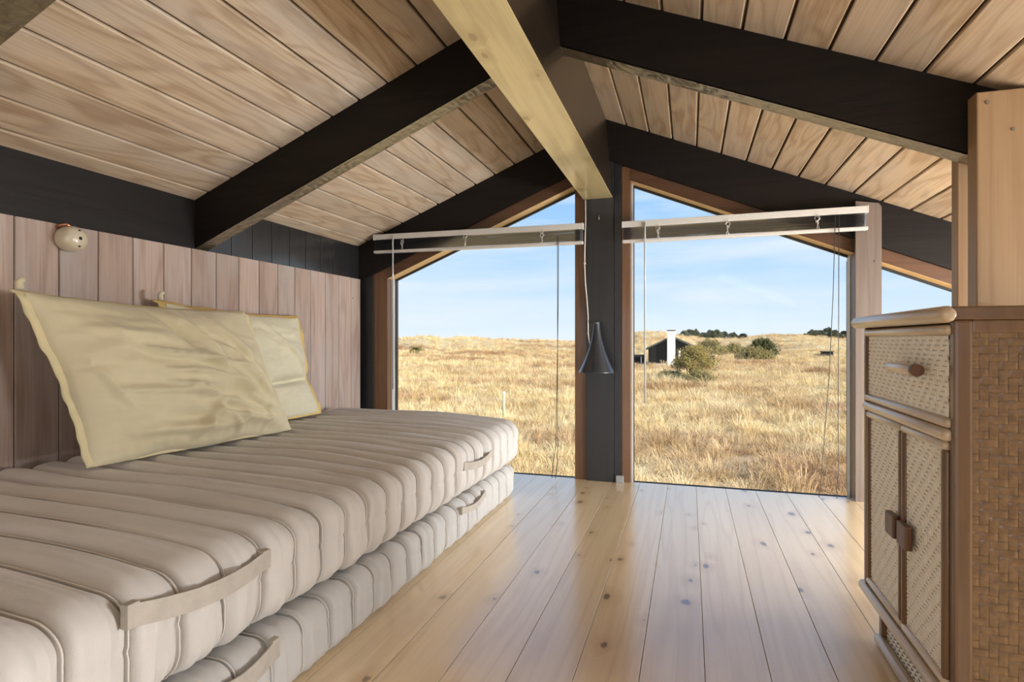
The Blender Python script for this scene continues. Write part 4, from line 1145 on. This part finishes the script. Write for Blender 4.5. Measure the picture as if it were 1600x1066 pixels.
for xx in (bn.x + 0.1, (bn.x + bn2.x) / 2, bn2.x - 0.2): obj('leg', B(xx, xx + 0.12, HY - 1.75, HY - 1.45, GZ - 0.2, bn.z - 0.07), 'chimney_white', be)

# far dark hut
hp = at_px(1292, 553, 122); hg = ground_z(hp.x, 122)
hut = setp(empty('hut', (hp.x, 122, hg)), 'tiny dark hut far out on the heath near the dunes', 'hut')
obj('wall', B(hp.x - 0.9, hp.x + 0.9, 121.2, 122.8, hg - 0.2, hg + 0.85), 'house_board', hut)
obj('roof', B(hp.x - 1.05, hp.x + 1.05, 121.0, 123.0, hg + 0.85, hg + 1.0), 'roof_felt', hut)

# ------------------------------------------------------------------ shrubs and trees
def shrub(name, label, base, rx, rz, leafmat, nclump, nleaf, lsize, seed, group=None, stem_h=0.25, nbranch=9, cat='shrub'):
    r_ = random.Random(seed)
    root = setp(empty(name, base), label, cat, group)
    bx, by, bz = base
    bm = bmesh.new(); cl = []
    for i in range(nclump):
        a = r_.uniform(0, 6.283); el = r_.uniform(-0.15, 1.0); rr = r_.uniform(0.55, 1.0)
        c_ = Vector((math.cos(a) * math.cos(el * 1.4) * rx * rr, math.sin(a) * math.cos(el * 1.4) * rx * rr, rz * (stem_h + (1 - stem_h) * max(0.0, math.sin(el * 1.5)) * rr + 0.08)))
        cl.append(c_)
    for i in range(nbranch):
        e_ = cl[i % len(cl)]; m1 = e_ * 0.45 + Vector((r_.uniform(-.1, .1) * rx, r_.uniform(-.1, .1) * rx, -0.05 * rz))
        p0 = Vector((r_.uniform(-.08, .08) * rx, r_.uniform(-.08, .08) * rx, -0.15))
        tube(bm, [Vector(base) + p0, Vector(base) + m1, Vector(base) + e_ * 0.95], [0.035 * rx, 0.022 * rx, 0.008 * rx], 6)
    obj('branches', bm, 'branch', root)
    vs = []; fs = []
    for c_ in cl:
        cr_ = rx * r_.uniform(0.22, 0.36)
        for k_ in range(nleaf):
            d = Vector((r_.gauss(0, 1), r_.gauss(0, 1), r_.gauss(0, 0.8))).normalized() * cr_ * (r_.random() ** 0.4)
            p = Vector(base) + c_ + d
            p.z = max(p.z, bz + 0.05)
            ax = Vector((r_.gauss(0, 1), r_.gauss(0, 1), r_.gauss(0, 1) + 0.6)).normalized(); up = ax.orthogonal().normalized()
            s_ = lsize * r_.uniform(0.6, 1.4); o_ = len(vs)
            vs += [p - up * s_ * 0.35, p + ax * s_, p + up * s_ * 0.35, p - ax * s_ * 0.5]; fs.append((o_, o_ + 1, o_ + 2, o_ + 3))
    f_ = pydata('foliage', [tuple(v_) for v_ in vs], fs, leafmat, root)
    f_['kind'] = 'stuff'
    return root
def gpos(px, Y):
    p = at_px(px, 531, Y); return (p.x, Y, ground_z(p.x, Y))
shrub('round_bush', 'bushy olive shrub with bare forking stems in front of the black summer house', gpos(1085, 45.5), 1.6, 2.25, 'leaf_olive', 60, 150, 0.085, 1, nbranch=26, stem_h=0.42)
shrub('low_scrub', 'low grey green scrub spreading at the foot of the olive shrub', gpos(1093, 42), 1.3, 0.75, 'leaf_mid', 22, 80, 0.09, 2, stem_h=0.1)
shrub('low_scrub', 'dark low scrub added as the cast shadow of the olive shrub', gpos(1050, 44.5), 1.15, 0.55, 'leaf_dark', 22, 120, 0.08, 3, stem_h=0.1)  # dark foliage stands in for the shadow beside the shrub
shrub('dark_pine', 'rounded dark evergreen standing alone in front of the dunes', gpos(1189, 118), 2.9, 3.4, 'leaf_dark', 50, 110, 0.22, 4, stem_h=0.2, cat='tree')
shrub('wide_shrub', 'broad low green shrub below the lone dark evergreen', gpos(1176, 96), 2.9, 1.5, 'leaf_mid', 46, 110, 0.18, 5, stem_h=0.1)
shrub('dune_thicket', 'tall greenish thicket right behind the roof of the summer house', gpos(1110, 124), 3.4, 3.0, 'leaf_mid', 60, 110, 0.24, 6, stem_h=0.1)
shrub('dune_thicket', 'greenish thicket between the lone evergreen and the tall thicket', gpos(1148, 142), 2.6, 2.0, 'leaf_mid', 50, 100, 0.22, 7, stem_h=0.1)
shrub('dune_scrub', 'pale scrubby growth on the left dune slope', gpos(650, 95), 1.3, 1.2, 'leaf_mid', 18, 60, 0.16, 8, stem_h=0.1)
far = []
for i, (px, hh) in enumerate(((1068, 3.2), (1078, 4.0), (1088, 4.6), (1098, 3.6), (1108, 4.2), (1120, 4.4), (1133, 4.0), (1147, 3.6), (1160, 3.2), (1268, 3.2), (1282, 3.4), (1296, 4.6), (1305, 4.0), (1318, 3.0))):
    Y = 204 + 6 * (i % 4); hh *= 0.62
    b_ = gpos(px, Y)
    if i == 0:
        first = shrub('far_tree', 'small dark tree on the skyline between the white chimney and the lone evergreen', b_, 1.9, hh, 'leaf_hazed', 26, 60, 0.30, 40, group='dark skyline trees beside the summer house', stem_h=0.15, cat='tree'); h0_ = hh
    else:
        c_ = first.copy(); COL.objects.link(c_); c_.location = b_; c_.rotation_euler = (0, 0, i * 1.3); c_.scale = (1, 1, hh / h0_)
        if i >= 9: setp(c_, 'small dark tree on the skyline above the tiny far hut', 'tree', 'dark trees behind the far hut')
        for chd in list(first.children):
            cc = chd.copy(); COL.objects.link(cc); cc.parent = c_

# pale marker stake in the grass
sp_ = at_px(787, 655, 21.5); sg = ground_z(sp_.x, 21.5)
st = setp(empty('marker_stake', (sp_.x, 21.5, sg)), 'thin pale green marker stake standing in the grass beyond the mattress', 'stake')
obj('shaft', tube(bmesh.new(), [(sp_.x, 21.5, sg - 0.1), (sp_.x + 0.01, 21.5, sg + 1.15)], [0.055, 0.05], 10), 'stake_paint', st, smooth=True)
obj('cap', lathe(bmesh.new(), [(0.062, 1.13), (0.062, 1.19), (0.03, 1.23)], (sp_.x + 0.01, 21.5, sg), 'Z', 12), 'chimney_white', st)
